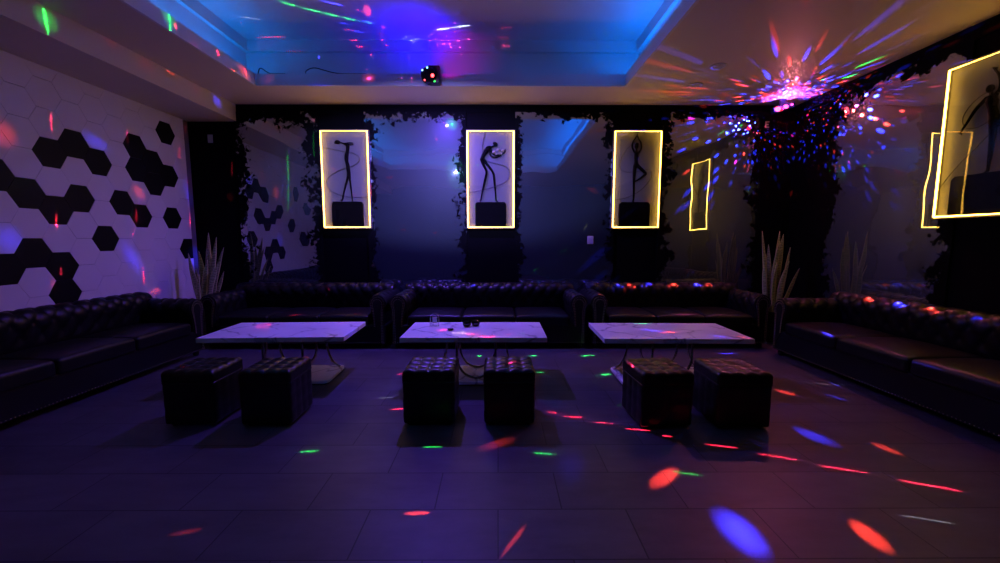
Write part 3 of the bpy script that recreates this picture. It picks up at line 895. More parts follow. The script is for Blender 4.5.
# ------------------------------------------------------------------ lamps as objects
# mirror ball lamp on the edge of the tray
LB1 = (-.83, 5.165, 3.41)
t = thing('disco_ball_lamp', 'black disco ball lamp with coloured LEDs on the edge of the blue ceiling tray', 'party light', (LB1[0], LB1[1], LB1[2]), 0)
mb = MB(); mb.ball((-.02, -.01, 0), .098, 20); mb.build('faceted_globe', M['lamp_black'], t)
rbk = MB(); rbox(rbk, (.045, .035, .015), (.07, .055, .105), .012, 4); rbk.build('housing', M['black_metal'], t, smooth=True)
MB().box((-.05, .085, -.07), (.05, .117, .06)).build('bracket', M['black_metal'], t)
for (a, b, m, r) in ((.038, -.028, 'led_r', .020), (-.062, -.072, 'led_r', .009), (.052, -.070, 'led_g', .011), (-.085, .038, 'led_c', .010), (-.025, .062, 'led_c', .010)):
    yy = -math.sqrt(max(0.0001, .098**2 - (a + .02)**2 - b**2)) - .012
    mb = MB(); mb.ball((a, yy, b), r, 10)
    mb.build('led_lens', M[m], t, smooth=True)
# red party bar light in the right rear corner
t = thing('ceiling_spotlight', 'small party light bar with three red lenses near the ceiling corner', 'party light', (3.935, 5.72, 3.22), 0)
hb = MB(); mt = Matrix.Rotation(-.31, 4, 'Y')
hb2 = MB(); rbox(hb2, (0, 0, 0), (.155, .035, .042), .012, 4); hb2.v = [tuple(mt @ Vector(p)) for p in hb2.v]
hb2.build('housing', M['lamp_black'], t, smooth=True)
MB().box((-.05, .0, .03), (.05, .02, .116)).build('bracket', M['black_metal'], t)
for (a, b, r, m) in ((-.095, -.034, .040, 'ledlens_red'), (.013, -.001, .032, 'ledlens_pink'), (.094, .026, .016, 'ledlens_pink')):
    mb = MB(); mb.ball((a, -.038, b), (r, .014, r*.8), 14); mb.build('lens', M[m], t, smooth=True)

# laser projector on the near lip of the tray: its green lens shows in the back wall mirror
t = thing('laser_projector', 'small black laser projector with a green lens on the near edge of the ceiling tray', 'party light', (-1.18, .47, 3.36), 0)
pj = MB(); rbox(pj, (0, 0, 0), (.075, .06, .045), .01, 4); pj.build('housing', M['lamp_black'], t, smooth=True)
MB().box((-.03, -.068, -.02), (.03, -.055, .05)).build('bracket', M['black_metal'], t)
mb = MB(); mb.ball((0, .062, -.004), (.02, .008, .02), 14); mb.build('lens', M['led_g'], t, smooth=True)

# exit letter plate
t = thing('letter_sign', 'dark wall sign showing a pale letter E below the red party light', 'sign', (3.90, 5.985, 3.063), 0)
MB().box((-.06, -.006, -.075), (.06, .012, .075)).build('sign_plate', M['black_wall'], t, bevel=.002)
em = MB()
em.box((-.028, -.010, -.045), (-.010, -.005, .045))
for z0 in (-.045, -.008, .029): em.box((-.010, -.010, z0), (.028 if z0 != -.008 else .020, -.005, z0 + .016))
em.build('letter', M['letter_white'], t)

# wall plate, and a plate added for a pale reflection on the mirror
def plate(label, x, z, w, h, y=5.984):
    t = thing('wall_plate', label, 'wall plate', (x, y, z), 0)
    p = MB(); rbox(p, (0, 0, 0), (w/2, .006, h/2), .004, 3); p.build('cover', M['white_plastic'], t, smooth=True)
    MB().box((-w*.2, -.010, -h*.2), (w*.2, -.005, h*.2)).build('rocker', M['white_plastic'], t, bevel=.001)
plate('small pale wall plate high on the black panel beside the hexagon wall', -4.158, 2.856, .07, .115)
plate('small pale plate standing in for a reflection on the mirror left of the yoga statue box', 1.374, 1.40, .09, .12, 5.975)

# recessed downlights
def downlight(label, x, y, z):
    t = thing('recessed_downlight', label, 'ceiling light', (x, y, z), 0, 'unlit ceiling downlights')
    MB().lathe([(.052, -.002), (.088, -.002), (.090, -.006), (.084, -.011), (.056, -.006), (.052, -.002)], 30).build('trim_ring', M['white_plastic'], t, smooth=True)
    MB().lathe([(.001, -.0005), (.053, -.0005), (.053, -.003), (.001, -.0035)], 24).build('lens', M['white_plastic'], t, smooth=True)
downlight('unlit round downlight in the lower ceiling, farther from the back wall', 2.462, 4.687, HC)
downlight('unlit round downlight in the lower ceiling, nearer the back wall', 2.475, 5.238, HC)
downlight('unlit round downlight in the raised ceiling, cut by the picture top', .32, 4.19, UZ)

# loose cables on the tray lip
def cable(label, pts):
    o = MB().tube(pts, .0065, 8, smooth_steps=6).build('cable', M['cable'], None, smooth=True)
    tag(o, label, 'cable', 'loose cables on the ceiling lip')
yl = TY1 + .015; zl = lz + .0065
cable('short black cable end curling over the left corner of the ceiling tray lip', [(-3.02, yl, zl), (-3.0, yl, zl + .055), (-2.97, yl, zl + .06), (-2.91, yl, zl + .02), (-2.85, yl, zl), (-2.68, yl, zl)])
cable('long black cable looping up from the back lip of the ceiling tray', [(-2.42, yl, zl), (-2.415, yl, zl + .03), (-2.36, yl, zl + .062), (-2.29, yl, zl + .068), (-2.2, yl, zl + .045), (-2.08, yl, zl + .015), (-1.95, yl, zl), (-1.66, yl, zl)])

# ------------------------------------------------------------------ camera
cam = bpy.data.cameras.new('camera'); cam.sensor_width = 36; cam.lens = 400/1000*36
co = bpy.data.objects.new('camera', cam); COL.objects.link(co)
co.location = (0, 0, 1.4)
co.rotation_euler = (PI/2 - math.atan(41.5/400), 0, -math.atan(2/400))
cam.clip_start = .02
scene.camera = co

# ------------------------------------------------------------------ light
def light(kind, name, loc, power, col, rot=None, **kw):
    l = bpy.data.lights.new(name, kind); l.energy = power; l.color = col
    for k, v in kw.items(): setattr(l, k, v)
    o = bpy.data.objects.new(name, l); COL.objects.link(o); o.location = loc
    if rot: o.rotation_euler = rot
    return o

# blue cove strips lying behind the tray lip
cz_ = HC + .10
BL = (0.0, 0.20, 1.0)
def cove(name, loc, sx, power, rot, col=BL):
    light('AREA', name, loc, power, col, rot, shape='RECTANGLE', size=sx, size_y=.04)
LX, LY = TX1 - TX0, TY1 - TY0
tl = math.radians(28)
cove('cove_light_right', (TX1 + .13, (TY0 + TY1)/2, cz_), LY, 26, (PI, 0, PI/2), (0.0, 0.16, 1.0))
cove('cove_light_left', (TX0 - .13, (TY0 + TY1)/2, cz_), LY, 13, (PI, 0, PI/2), (0.0, 0.22, 1.0))
cove('cove_light_back', ((TX0 + TX1)/2, TY1 + .13, cz_), LX, .5, (PI, 0, 0), (0.0, 0.24, 1.0))
cove('cove_light_near', ((TX0 + TX1)/2, TY0 - .13, cz_), LX, 3, (PI, 0, 0), (0.0, 0.20, 1.0))

# disco ball lamp: violet wash over the room
P1 = (-.86, 5.00, 3.31)
light('SPOT', 'disco_wash', P1, 420, (0.165, 0.065, 1.0), (math.radians(14), 0, 0), shadow_soft_size=0.0, spot_size=math.radians(168), spot_blend=1.0)
# the same lamp throws saturated blue and magenta up into the tray
def spot_to(name, src, tgt, power, col, deg, blend=1.0, soft=.02):
    d = Vector(tgt) - Vector(src)
    o = light('SPOT', name, src, power, col, d.to_track_quat('-Z', 'Y').to_euler(), spot_size=math.radians(deg), spot_blend=blend, shadow_soft_size=soft)
    return o
spot_to('disco_blue', (-.90, 5.03, 3.47), (-1.05, 5.15, 3.97), 42, (.015, .0, 1), 140)
spot_to('disco_magenta', (-.72, 5.0, 3.47), (-.52, 5.5, 3.74), 5, (.7, .0, .8), 80)
spot_to('disco_magenta_high', (-.72, 4.95, 3.44), (-.60, 5.3, 3.97), 2.2, (.9, .0, .45), 50)
# party bar: red wash
P2 = (3.93, 5.60, 3.19)
pw = spot_to('violet_fill_spot', (-1.18, .62, 3.25), (-.75, 6.0, 2.33), 1500, (.32, .28, 1.0), 60, .5, 0.0)  # added violet fill to brighten the statue box backings, not a real beam
pw.scale = (1, .37, 1)
spot_to('party_bar_wash', P2, (2.2, 2.6, 0), 75, (1.0, .20, .26), 130, 1.0, .03)
spot_to('lens_bloom_spot', (3.90, 5.66, 3.19), (3.93, 5.99, 3.12), 22, (1.0, .01, .03), 140)  # added spot standing in for the red bloom round the lenses
light('POINT', 'party_bar_glow', (3.90, 5.60, 3.12), .15, (1.0, .02, .04), shadow_soft_size=.03)

def gobo(o, scale, radius, soft, cols, strength=1.0, randomness=1.0, zlo=-2.0, wall=False):
    """coloured dots thrown in all directions, as a rotating crystal lamp does"""
    l = o.data; l.use_nodes = True
    T = NT(l.node_tree)
    em = l.node_tree.nodes['Emission']
    d = T.n('ShaderNodeTexCoord').outputs['Normal']
    vo = T.n('ShaderNodeTexVoronoi', i_Vector=d, i_Scale=scale, i_Randomness=randomness)
    sp = T.n('ShaderNodeSeparateColor', i_0=vo.outputs['Color'])
    k = T.smooth(vo.outputs['Distance'], radius - soft, radius + soft, 1.0, 0.0)
    k = T.math('MULTIPLY', k, T.math('GREATER_THAN', sp.outputs[1], 0.30))
    dz = T.n('ShaderNodeSeparateXYZ', i_0=d).outputs['Z']
    sx = T.n('ShaderNodeSeparateXYZ', i_0=d)
    if wall:   # only what goes to the wall behind the lamp
        k = T.math('MULTIPLY', k, T.math('MULTIPLY', T.math('GREATER_THAN', T.math('MAXIMUM', sx.outputs['Y'], T.math('SUBTRACT', sx.outputs['X'], .35)), .02), T.math('MULTIPLY', T.smooth(dz, .05, -.05), T.smooth(dz, -.90, -.80))))
    else:
        k = T.math('MULTIPLY', k, T.smooth(dz, zlo, zlo + .02))
    c = T.mix(T.math('GREATER_THAN', sp.outputs[0], cols[0][0]), cols[0][1], cols[1][1])
    c = T.mix(T.math('GREATER_THAN', sp.outputs[0], cols[1][0]), c, cols[2][1])
    T.link(c, em.inputs['Color'])
    T.link(T.math('MULTIPLY', k, strength), em.inputs['Strength'])
RED, BLU, GRN, MAG = (1, .04, .03), (.02, .03, 1), (.02, 1, .08), (1, .02, .6)
gobo(light('POINT', 'party_bar_dots', (3.90, 5.62, 3.20), 300, (1, 1, 1), shadow_soft_size=0.0), 13.0, .27, .06, ((.36, RED), (.985, BLU), (1, GRN)), 2.7, zlo=-.01)
gobo(light('POINT', 'party_bar_fine_dots', (3.96, 5.60, 3.22), 150, (1, 1, 1), shadow_soft_size=0.0), 23.0, .26, .07, ((.36, RED), (.90, BLU), (1, MAG)), 1.5, zlo=-.01)
gobo(light('POINT', 'party_bar_wall_dots', (3.80, 5.58, 3.20), 400, (1, 1, 1), shadow_soft_size=0.0), 13.0, .25, .06, ((.25, RED), (.97, BLU), (1, MAG)), 8.0, wall=True)

def aim(src, tgt, along):
    s, g = Vector(src), Vector(tgt); a = (g - s); L = a.length; a.normalize()
    d = Vector(along); x = d - a*d.dot(a); fx = x.length; x.normalize()
    zz = -a; y = zz.cross(x)
    return Matrix((x, y, zz)).transposed().to_4x4(), L, fx, y

def pattern_lamp(name, src, marks, power=300.0):
    """one projecting lamp: a point source behind a pattern wheel. Every mark is an ellipse in the lamp's own
    directions that lands as a dash or dot of the given length and width at its target."""
    o = light('POINT', name, src, power, (1, 1, 1), shadow_soft_size=0.0)
    l = o.data; l.use_nodes = True
    T = NT(l.node_tree); em = l.node_tree.nodes['Emission']
    d = T.n('ShaderNodeTexCoord').outputs['Normal']
    acc = None
    for (tgt, along, across, ln, wd, col, bright, blend) in marks:
        R, L, fx, y = aim(src, tgt, along)
        fy = max(.12, abs(Vector(across).normalized().dot(y)))
        ha = ln/2*fx/L; hb = wd/2*fy/L
        a = (Vector(tgt) - Vector(src)).normalized()
        x = R.to_3x3().col[0].normalized(); yy = a.cross(x)
        rot = Matrix((x, yy, a)).transposed().to_euler('XYZ')
        mp = T.n('ShaderNodeMapping', vector_type='TEXTURE', i_Vector=d, i_Location=tuple(a), i_Rotation=tuple(rot), i_Scale=(ha, hb, .25))
        q = T.n('ShaderNodeVectorMath', operation='LENGTH', i_0=mp.outputs[0]).outputs['Value']
        k = T.smooth(q, max(0.0, 1 - blend), 1.0, 1.0, 0.0)
        g = bright*4*PI*L*L/power
        ma = T.n('ShaderNodeVectorMath', operation='MULTIPLY_ADD')
        T.link(k, ma.inputs[0]); ma.inputs[1].default_value = [c*g for c in col]
        if acc is not None: T.link(acc, ma.inputs[2])
        else: ma.inputs[2].default_value = (0, 0, 0)
        acc = ma.outputs[0]
    T.link(acc, em.inputs['Color']); em.inputs['Strength'].default_value = 1.0
    return o
FX, FY = (1, 0, 0), (0, 1, 0)
S1 = (-.86, 5.00, 3.36)          # beams thrown by the disco ball lamp
S2 = (3.90, 5.58, 3.17)          # beams thrown by the party bar
S1u = (-.86, 5.00, 3.44)
S3 = (-1.18, .62, 3.28)          # beams thrown by the laser projector
LR, LG, LW, LY, LP = (1, .02, .07), (.02, 1, .08), (.75, .85, 1), (1, .75, .35), (1, .05, .45)
RD, BD, GD = (1, .05, .03), (.03, .03, 1), (.02, 1, .12)
MARKS = [  # source, target, direction along, direction across, length, width, colour, brightness, softness; targets, directions and lengths unprojected from image pixels
(S1,(0.444,3.134,0.000),(0.962,-0.275,-0.000),(0.275,0.962,-0.000),0.080,0.020,LR,150.0,0.15),
(S1,(0.604,3.050,0.000),(0.998,-0.070,0.000),(0.070,0.998,-0.000),0.173,0.020,LR,150.0,0.15),
(S1,(0.814,2.944,0.000),(0.978,-0.208,0.000),(0.208,0.978,-0.000),0.180,0.020,LR,150.0,0.15),
(S3,(1.034,2.835,0.000),(0.984,-0.180,0.000),(0.180,0.984,-0.000),0.196,0.020,LR,150.0,0.15),
(S3,(1.212,2.736,0.000),(0.953,-0.303,0.000),(0.303,0.953,-0.000),0.073,0.020,LR,150.0,0.15),
(S3,(1.522,2.595,0.000),(0.962,-0.275,0.000),(0.275,0.962,-0.000),0.216,0.020,LR,150.0,0.15),
(S1,(1.805,2.460,0.000),(0.945,-0.328,0.000),(0.328,0.945,-0.000),0.245,0.020,LR,150.0,0.15),
(S1,(2.119,2.314,0.000),(0.942,-0.335,0.000),(0.335,0.942,-0.000),0.270,0.020,LR,150.0,0.15),
(S1,(2.470,2.151,0.000),(0.927,-0.375,0.000),(0.375,0.927,-0.000),0.297,0.020,LR,150.0,0.15),
(S1,(-1.035,4.084,0.000),(1.000,0.000,0.000),(0.000,1.000,0.000),0.103,0.030,LR,60.0,0.15),
(S1,(-0.849,3.204,0.000),(0.997,0.079,0.000),(-0.079,0.997,0.000),0.126,0.030,LR,60.0,0.15),
(S1,(-1.260,2.540,0.000),(0.986,0.169,0.000),(-0.169,0.986,0.000),0.124,0.016,LG,60.0,0.15),
(S3,(-0.447,2.593,0.000),(1.000,0.016,0.000),(-0.016,1.000,0.000),0.142,0.016,LG,60.0,0.15),
(S1,(0.308,2.502,0.000),(0.991,-0.132,0.000),(0.132,0.991,-0.000),0.159,0.016,LG,55.0,0.15),
(S1,(1.136,2.276,0.000),(0.961,-0.278,0.000),(0.278,0.961,-0.000),0.190,0.016,LG,50.0,0.15),
(S1,(0.432,4.753,0.000),(1.000,-0.007,0.000),(0.007,1.000,-0.000),0.147,0.040,LG,90.0,0.15),
(S1,(1.100,4.739,0.000),(0.994,0.111,0.000),(-0.111,0.994,0.000),0.208,0.040,LG,90.0,0.15),
(S2,(0.441,4.127,0.000),(1.000,-0.011,0.000),(0.011,1.000,-0.000),0.105,0.040,LG,80.0,0.15),
(S1,(1.104,4.058,0.000),(0.994,0.110,0.000),(-0.110,0.994,0.000),0.179,0.040,LG,110.0,0.15),
(S1,(-0.237,4.736,0.000),(1.000,-0.009,0.000),(0.009,1.000,-0.000),0.120,0.040,LG,90.0,0.15),
(S1,(1.031,3.280,0.000),(1.000,0.000,0.000),(0.000,1.000,0.000),0.038,0.016,LG,60.0,0.15),
(S3,(-0.996,3.448,0.000),(0.997,0.076,0.000),(-0.076,0.997,0.000),0.145,0.012,LW,14.0,0.15),
(S1,(3.199,3.768,0.000),(0.992,-0.125,0.000),(0.125,0.992,-0.000),0.325,0.012,LW,14.0,0.15),
(S1,(2.165,1.869,0.000),(0.955,-0.295,0.000),(0.295,0.955,-0.000),0.250,0.012,LW,14.0,0.15),
(S2,(0.987,2.234,0.000),(0.789,0.615,0.000),(-0.615,0.789,0.000),0.356,0.130,RD,18.0,0.60),
(S2,(2.271,2.727,0.000),(0.346,-0.938,0.000),(0.938,0.346,-0.000),0.375,0.190,BD,11.0,0.90),
(S2,(2.621,2.554,0.000),(0.286,-0.958,0.000),(0.958,0.286,-0.000),0.217,0.100,RD,18.0,0.60),
(S2,(2.656,3.556,0.000),(0.568,-0.823,0.000),(0.823,0.568,-0.000),0.208,0.110,RD,18.0,0.60),
(S2,(1.164,1.796,0.000),(0.253,-0.967,0.000),(0.967,0.253,-0.000),0.391,0.250,BD,11.0,0.90),
(S2,(1.771,1.760,0.000),(0.081,-0.997,0.000),(0.997,0.081,-0.000),0.246,0.140,RD,18.0,0.60),
(S2,(0.455,2.365,0.000),(-0.018,-1.000,0.000),(1.000,-0.018,0.000),0.497,0.250,BD,4.0,1.00),
(S2,(-0.009,2.632,0.000),(0.898,0.440,0.000),(-0.440,0.898,0.000),0.369,0.160,RD,15.0,1.00),
(S2,(0.076,1.743,0.000),(0.522,0.853,0.000),(-0.853,0.522,0.000),0.278,0.030,RD,26.0,0.60),
(S1,(-0.418,1.929,0.000),(1.000,0.019,0.000),(-0.019,1.000,0.000),0.154,0.040,RD,12.0,0.60),
(S2,(-1.506,1.801,0.000),(0.985,0.172,0.000),(-0.172,0.985,0.000),0.151,0.050,RD,14.0,0.80),
(S2,(3.019,3.437,0.000),(0.356,-0.935,0.000),(0.935,0.356,-0.000),0.219,0.070,BD,16.0,0.90),
(S1,(-2.479,4.180,0.500),(0.980,0.197,0.000),(-0.197,0.980,0.000),0.212,0.030,LR,24.0,0.15),
(S1,(-2.433,4.072,0.500),(0.963,0.268,0.000),(-0.268,0.963,0.000),0.152,0.020,LR,18.0,0.15),
(S1,(-1.695,4.284,0.500),(0.967,0.254,0.000),(-0.254,0.967,0.000),0.134,0.030,LR,18.0,0.15),
(S1,(-0.544,3.965,0.500),(0.791,0.612,0.000),(-0.612,0.791,0.000),0.203,0.060,LR,13.2,0.15),
(S1,(-0.381,3.830,0.500),(0.989,0.146,0.000),(-0.146,0.989,0.000),0.128,0.025,LY,36.0,0.15),
(S1,(-0.250,3.774,0.500),(0.997,-0.077,0.000),(0.077,0.997,-0.000),0.128,0.040,LR,18.0,0.15),
(S1,(-0.095,3.678,0.500),(0.967,-0.256,0.000),(0.256,0.967,-0.000),0.172,0.035,LR,30.0,0.15),
(S1,(0.218,3.801,0.500),(0.998,0.055,0.000),(-0.055,0.998,0.000),0.140,0.020,LG,21.0,0.15),
(S1,(0.106,3.777,0.500),(1.000,0.000,0.000),(0.000,1.000,0.000),0.063,0.030,LR,12.0,0.15),
(S1,(1.550,4.256,0.500),(0.999,0.045,0.000),(-0.045,0.999,0.000),0.219,0.035,LG,15.0,0.15),
(S2,(1.536,3.923,0.500),(0.724,-0.690,0.000),(0.690,0.724,-0.000),0.325,0.100,BD,12.5,0.90),
(S2,(1.673,3.833,0.500),(0.985,0.173,0.000),(-0.173,0.985,0.000),0.238,0.060,RD,24.0,0.70),
(S2,(2.079,3.670,0.500),(0.618,-0.786,0.000),(0.786,0.618,-0.000),0.251,0.070,BD,15.0,0.90),
(S2,(2.277,3.628,0.500),(0.608,-0.794,0.000),(0.794,0.608,-0.000),0.145,0.050,RD,20.0,0.70),
(S1,(-1.452,3.920,0.500),(0.034,0.999,0.000),(-0.999,0.034,0.000),0.352,0.100,BD,7.5,0.90),
(S1,(-4.468,4.169,2.580),(0.000,-0.059,-0.998),(0.000,0.998,-0.059),0.206,0.022,LR,6.0,0.15),
(S1,(-4.468,5.002,2.642),(0.000,-0.067,-0.998),(0.000,0.998,-0.067),0.196,0.022,LR,12.0,0.15),
(S1,(-4.468,5.951,2.983),(0.000,-0.036,-0.999),(0.000,0.999,-0.036),0.154,0.022,LR,6.0,0.15),
(S1,(-4.468,5.790,2.621),(0.000,-0.072,-0.997),(0.000,0.997,-0.072),0.199,0.022,LR,6.0,0.15),
(S1,(-4.468,5.917,2.205),(0.000,-0.047,-0.999),(0.000,0.999,-0.047),0.188,0.022,LR,6.0,0.15),
(S1,(-4.468,5.889,1.689),(0.000,-0.084,-0.996),(0.000,0.996,-0.084),0.223,0.022,LR,5.0,0.15),
(S1,(-4.468,4.115,1.599),(0.000,-0.075,-0.997),(0.000,0.997,-0.075),0.205,0.022,LR,8.0,0.15),
(S1,(-4.468,5.024,1.688),(0.000,-0.019,-1.000),(0.000,1.000,-0.019),0.175,0.022,LR,14.0,0.15),
(S1,(-4.468,4.963,1.480),(0.000,-0.323,-0.946),(0.000,0.946,-0.323),0.099,0.022,LR,5.0,0.15),
(S1,(-4.468,5.049,0.955),(0.000,-0.042,-0.999),(0.000,0.999,-0.042),0.263,0.022,LR,7.0,0.15),
(S1,(-4.468,4.107,1.079),(0.000,-0.033,-0.999),(0.000,0.999,-0.033),0.101,0.022,LR,160.0,0.15),
(S1,(-4.468,5.024,1.695),(0.000,-0.023,-1.000),(0.000,1.000,-0.023),0.189,0.020,LR,160.0,0.15),
(S1,(-4.468,4.117,1.607),(0.000,-0.076,-0.997),(0.000,0.997,-0.076),0.145,0.020,LR,160.0,0.15),
(S2,(-4.468,3.766,2.354),(0.000,0.054,-0.999),(-0.000,0.999,0.054),0.319,0.260,RD,1.6,1.00),
(S2,(-4.468,5.091,1.993),(0.000,0.711,-0.703),(-0.000,0.703,0.711),0.286,0.170,RD,2.0,1.00),
(S2,(-4.468,5.194,0.733),(0.000,0.998,0.056),(0.000,-0.056,0.998),0.248,0.120,RD,2.5,1.00),
(S2,(-4.468,4.022,0.949),(0.000,0.144,-0.990),(-0.000,0.990,0.144),0.167,0.080,RD,1.5,1.00),
(S2,(-4.468,4.612,2.481),(0.000,0.930,-0.367),(-0.000,0.367,0.930),0.423,0.220,BD,2.2,1.00),
(S2,(-4.468,3.706,1.406),(0.000,0.274,-0.962),(-0.000,0.962,0.274),0.369,0.300,BD,2.2,1.00),
(S2,(-4.468,4.921,1.173),(0.000,0.538,-0.843),(-0.000,0.843,0.538),0.618,0.280,BD,2.2,1.00),
(S2,(-4.468,5.890,2.071),(0.000,0.249,-0.969),(-0.000,0.969,0.249),0.490,0.160,BD,2.0,1.00),
(S1,(-3.765,3.556,3.213),(0.000,0.079,-0.997),(-0.000,0.997,0.079),0.250,0.020,LG,14.0,0.15),
(S1,(-3.765,3.564,3.232),(0.000,0.442,-0.897),(-0.000,0.897,0.442),0.237,0.220,GD,3.0,1.00),
(S1u,(-3.050,3.964,3.487),(0.000,-0.069,-0.998),(0.000,0.998,-0.069),0.160,0.022,LG,16.0,0.15),
(S1u,(-3.050,3.962,3.367),(0.000,-0.063,-0.998),(0.000,0.998,-0.063),0.069,0.022,LG,16.0,0.15),
(S1u,(-3.050,3.958,3.446),(0.000,0.537,-0.844),(-0.000,0.844,0.537),0.218,0.200,GD,2.0,1.00),
(S1u,(-3.050,4.032,3.415),(0.000,-0.027,-1.000),(0.000,1.000,-0.027),0.080,0.040,LR,9.0,0.15),
(S1u,(-3.050,4.608,3.427),(0.000,0.100,-0.995),(-0.000,0.995,0.100),0.088,0.040,LR,9.0,0.15),
(S1u,(-3.050,5.086,3.431),(0.000,0.113,-0.994),(-0.000,0.994,0.113),0.097,0.040,LR,9.0,0.15),
(S1u,(-3.050,5.059,3.405),(0.000,0.933,-0.361),(-0.000,0.361,0.933),0.313,0.160,RD,3.0,1.00),
(S1,(-3.765,5.604,3.264),(0.000,0.648,-0.762),(-0.000,0.762,0.648),0.264,0.200,BD,5.0,0.90),
(S1,(-3.765,4.830,3.321),(0.000,0.962,-0.272),(-0.000,0.272,0.962),0.184,0.050,RD,5.0,0.60),
(S1u,(-2.869,5.400,3.970),(1.000,-0.030,0.000),(0.030,1.000,-0.000),0.440,0.040,LR,14.0,0.40),
(S1u,(-2.896,4.962,3.970),(0.948,0.317,0.000),(-0.317,0.948,0.000),0.291,0.020,LW,6.0,0.40),
(S1u,(-1.825,5.224,3.970),(0.932,0.363,0.000),(-0.363,0.932,0.000),0.139,0.035,LR,16.0,0.40),
(S1u,(-1.833,5.454,3.970),(0.472,0.882,0.000),(-0.882,0.472,0.000),0.054,0.030,LR,12.0,0.40),
(S1u,(-1.798,4.665,3.970),(0.923,0.385,0.000),(-0.385,0.923,0.000),0.262,0.030,BD,60.0,0.40),
(S1u,(-1.840,5.070,3.970),(0.928,0.374,0.000),(-0.374,0.928,0.000),0.144,0.030,BD,28.0,0.40),
(S1u,(-1.729,5.265,3.970),(0.888,0.459,0.000),(-0.459,0.888,0.000),0.131,0.030,BD,28.0,0.40),
(S1u,(-1.531,5.036,3.970),(0.816,0.578,0.000),(-0.578,0.816,0.000),0.130,0.030,BD,28.0,0.40),
(S1u,(-1.558,4.803,3.970),(0.707,0.707,0.000),(-0.707,0.707,0.000),0.092,0.030,LR,10.0,0.40),
(S1u,(-1.471,4.806,3.970),(-0.252,0.968,0.000),(-0.968,-0.252,0.000),0.266,0.100,RD,8.0,0.40),
(S1u,(0.099,5.165,3.970),(0.987,-0.162,0.000),(0.162,0.987,-0.000),0.163,0.018,LR,18.0,0.40),
(S1u,(0.059,5.400,3.970),(0.990,0.141,0.000),(-0.141,0.990,0.000),0.156,0.020,LR,18.0,0.40),
(S1u,(-1.393,5.152,3.970),(0.606,0.796,0.000),(-0.796,0.606,0.000),0.064,0.030,LR,12.0,0.40),
(S1u,(-1.457,5.309,3.970),(0.949,0.316,0.000),(-0.316,0.949,0.000),0.066,0.030,LR,12.0,0.40),
(S1u,(-0.655,5.192,3.970),(0.957,-0.290,0.000),(0.290,0.957,-0.000),0.307,0.028,LW,44.0,0.40),
(S1u,(-0.421,5.127,3.970),(0.973,-0.231,0.000),(0.231,0.973,-0.000),0.196,0.022,LW,24.0,0.40),
(S1u,(-2.283,4.677,3.970),(0.829,0.559,0.000),(-0.559,0.829,0.000),0.236,0.035,LG,30.0,0.40),
(S1u,(-2.087,4.794,3.970),(0.884,0.467,0.000),(-0.467,0.884,0.000),0.224,0.035,LG,30.0,0.40),
(S1u,(-1.899,4.894,3.970),(0.893,0.449,0.000),(-0.449,0.893,0.000),0.198,0.028,LG,27.0,0.40),
(S1u,(-1.728,4.978,3.970),(0.922,0.386,0.000),(-0.386,0.922,0.000),0.168,0.022,LG,24.0,0.40),
(S1u,(-1.570,5.046,3.970),(0.927,0.375,0.000),(-0.375,0.927,0.000),0.161,0.014,LG,18.0,0.40),
(S1u,(-2.607,5.470,3.824),(0.999,0.000,0.048),(0.048,0.000,-0.999),0.185,0.020,LR,14.0,0.40),
(S1u,(-1.878,5.470,3.969),(0.995,0.000,-0.103),(-0.103,0.000,-0.995),0.128,0.030,LR,14.0,0.40),
(S1u,(-1.784,5.470,3.887),(0.998,0.000,-0.058),(-0.058,0.000,-0.998),0.115,0.030,LR,14.0,0.40),
(S1u,(-1.497,5.470,3.976),(0.991,0.000,-0.133),(-0.133,0.000,-0.991),0.058,0.025,LR,12.0,0.40),
(S1u,(-1.434,5.470,3.906),(0.995,0.000,-0.098),(-0.098,0.000,-0.995),0.056,0.025,LR,12.0,0.40),
(S1u,(0.112,5.470,3.901),(0.991,0.000,-0.132),(-0.132,0.000,-0.991),0.159,0.020,LR,16.0,0.40),
(S1u,(-1.581,5.470,3.774),(0.238,0.000,-0.971),(-0.971,0.000,-0.238),0.055,0.030,LR,16.0,0.40),
(S1u,(-1.639,5.470,3.603),(0.545,0.000,-0.838),(-0.838,0.000,-0.545),0.026,0.030,LR,16.0,0.40),
(S1u,(-2.202,5.470,3.747),(0.000,0.000,-1.000),(-1.000,0.000,0.000),0.049,0.030,BD,40.0,0.40),
(S1u,(-1.623,5.280,3.422),(1.000,0.000,0.000),(0.000,0.000,-1.000),0.056,0.035,LP,40.0,0.15),
(S1u,(-1.622,5.280,3.428),(1.000,0.000,0.000),(0.000,0.000,-1.000),0.226,0.160,RD,5.0,1.00),
(S1u,(-2.878,5.280,3.413),(1.000,0.000,0.006),(0.006,0.000,-1.000),0.176,0.170,RD,3.0,1.00),
(S1u,(-1.212,5.280,3.489),(1.000,0.000,0.000),(0.000,0.000,-1.000),0.020,0.020,LP,10.0,0.15),
(S1u,(-1.214,5.280,3.429),(1.000,0.000,0.000),(0.000,0.000,-1.000),0.020,0.020,LP,10.0,0.15),
(S1u,(-1.216,5.280,3.357),(1.000,0.000,0.000),(0.000,0.000,-1.000),0.019,0.020,LP,10.0,0.15),
(S1u,(-1.087,5.280,3.477),(1.000,0.000,0.000),(0.000,0.000,-1.000),0.020,0.020,LP,10.0,0.15),
(S1u,(-1.088,5.280,3.423),(1.000,0.000,0.000),(0.000,0.000,-1.000),0.020,0.020,LP,10.0,0.15),
(S1u,(-1.089,5.280,3.381),(1.000,0.000,0.000),(0.000,0.000,-1.000),0.020,0.020,LP,10.0,0.15),
(S1u,(-1.012,5.280,3.453),(1.000,0.000,0.000),(0.000,0.000,-1.000),0.020,0.020,LP,10.0,0.15),
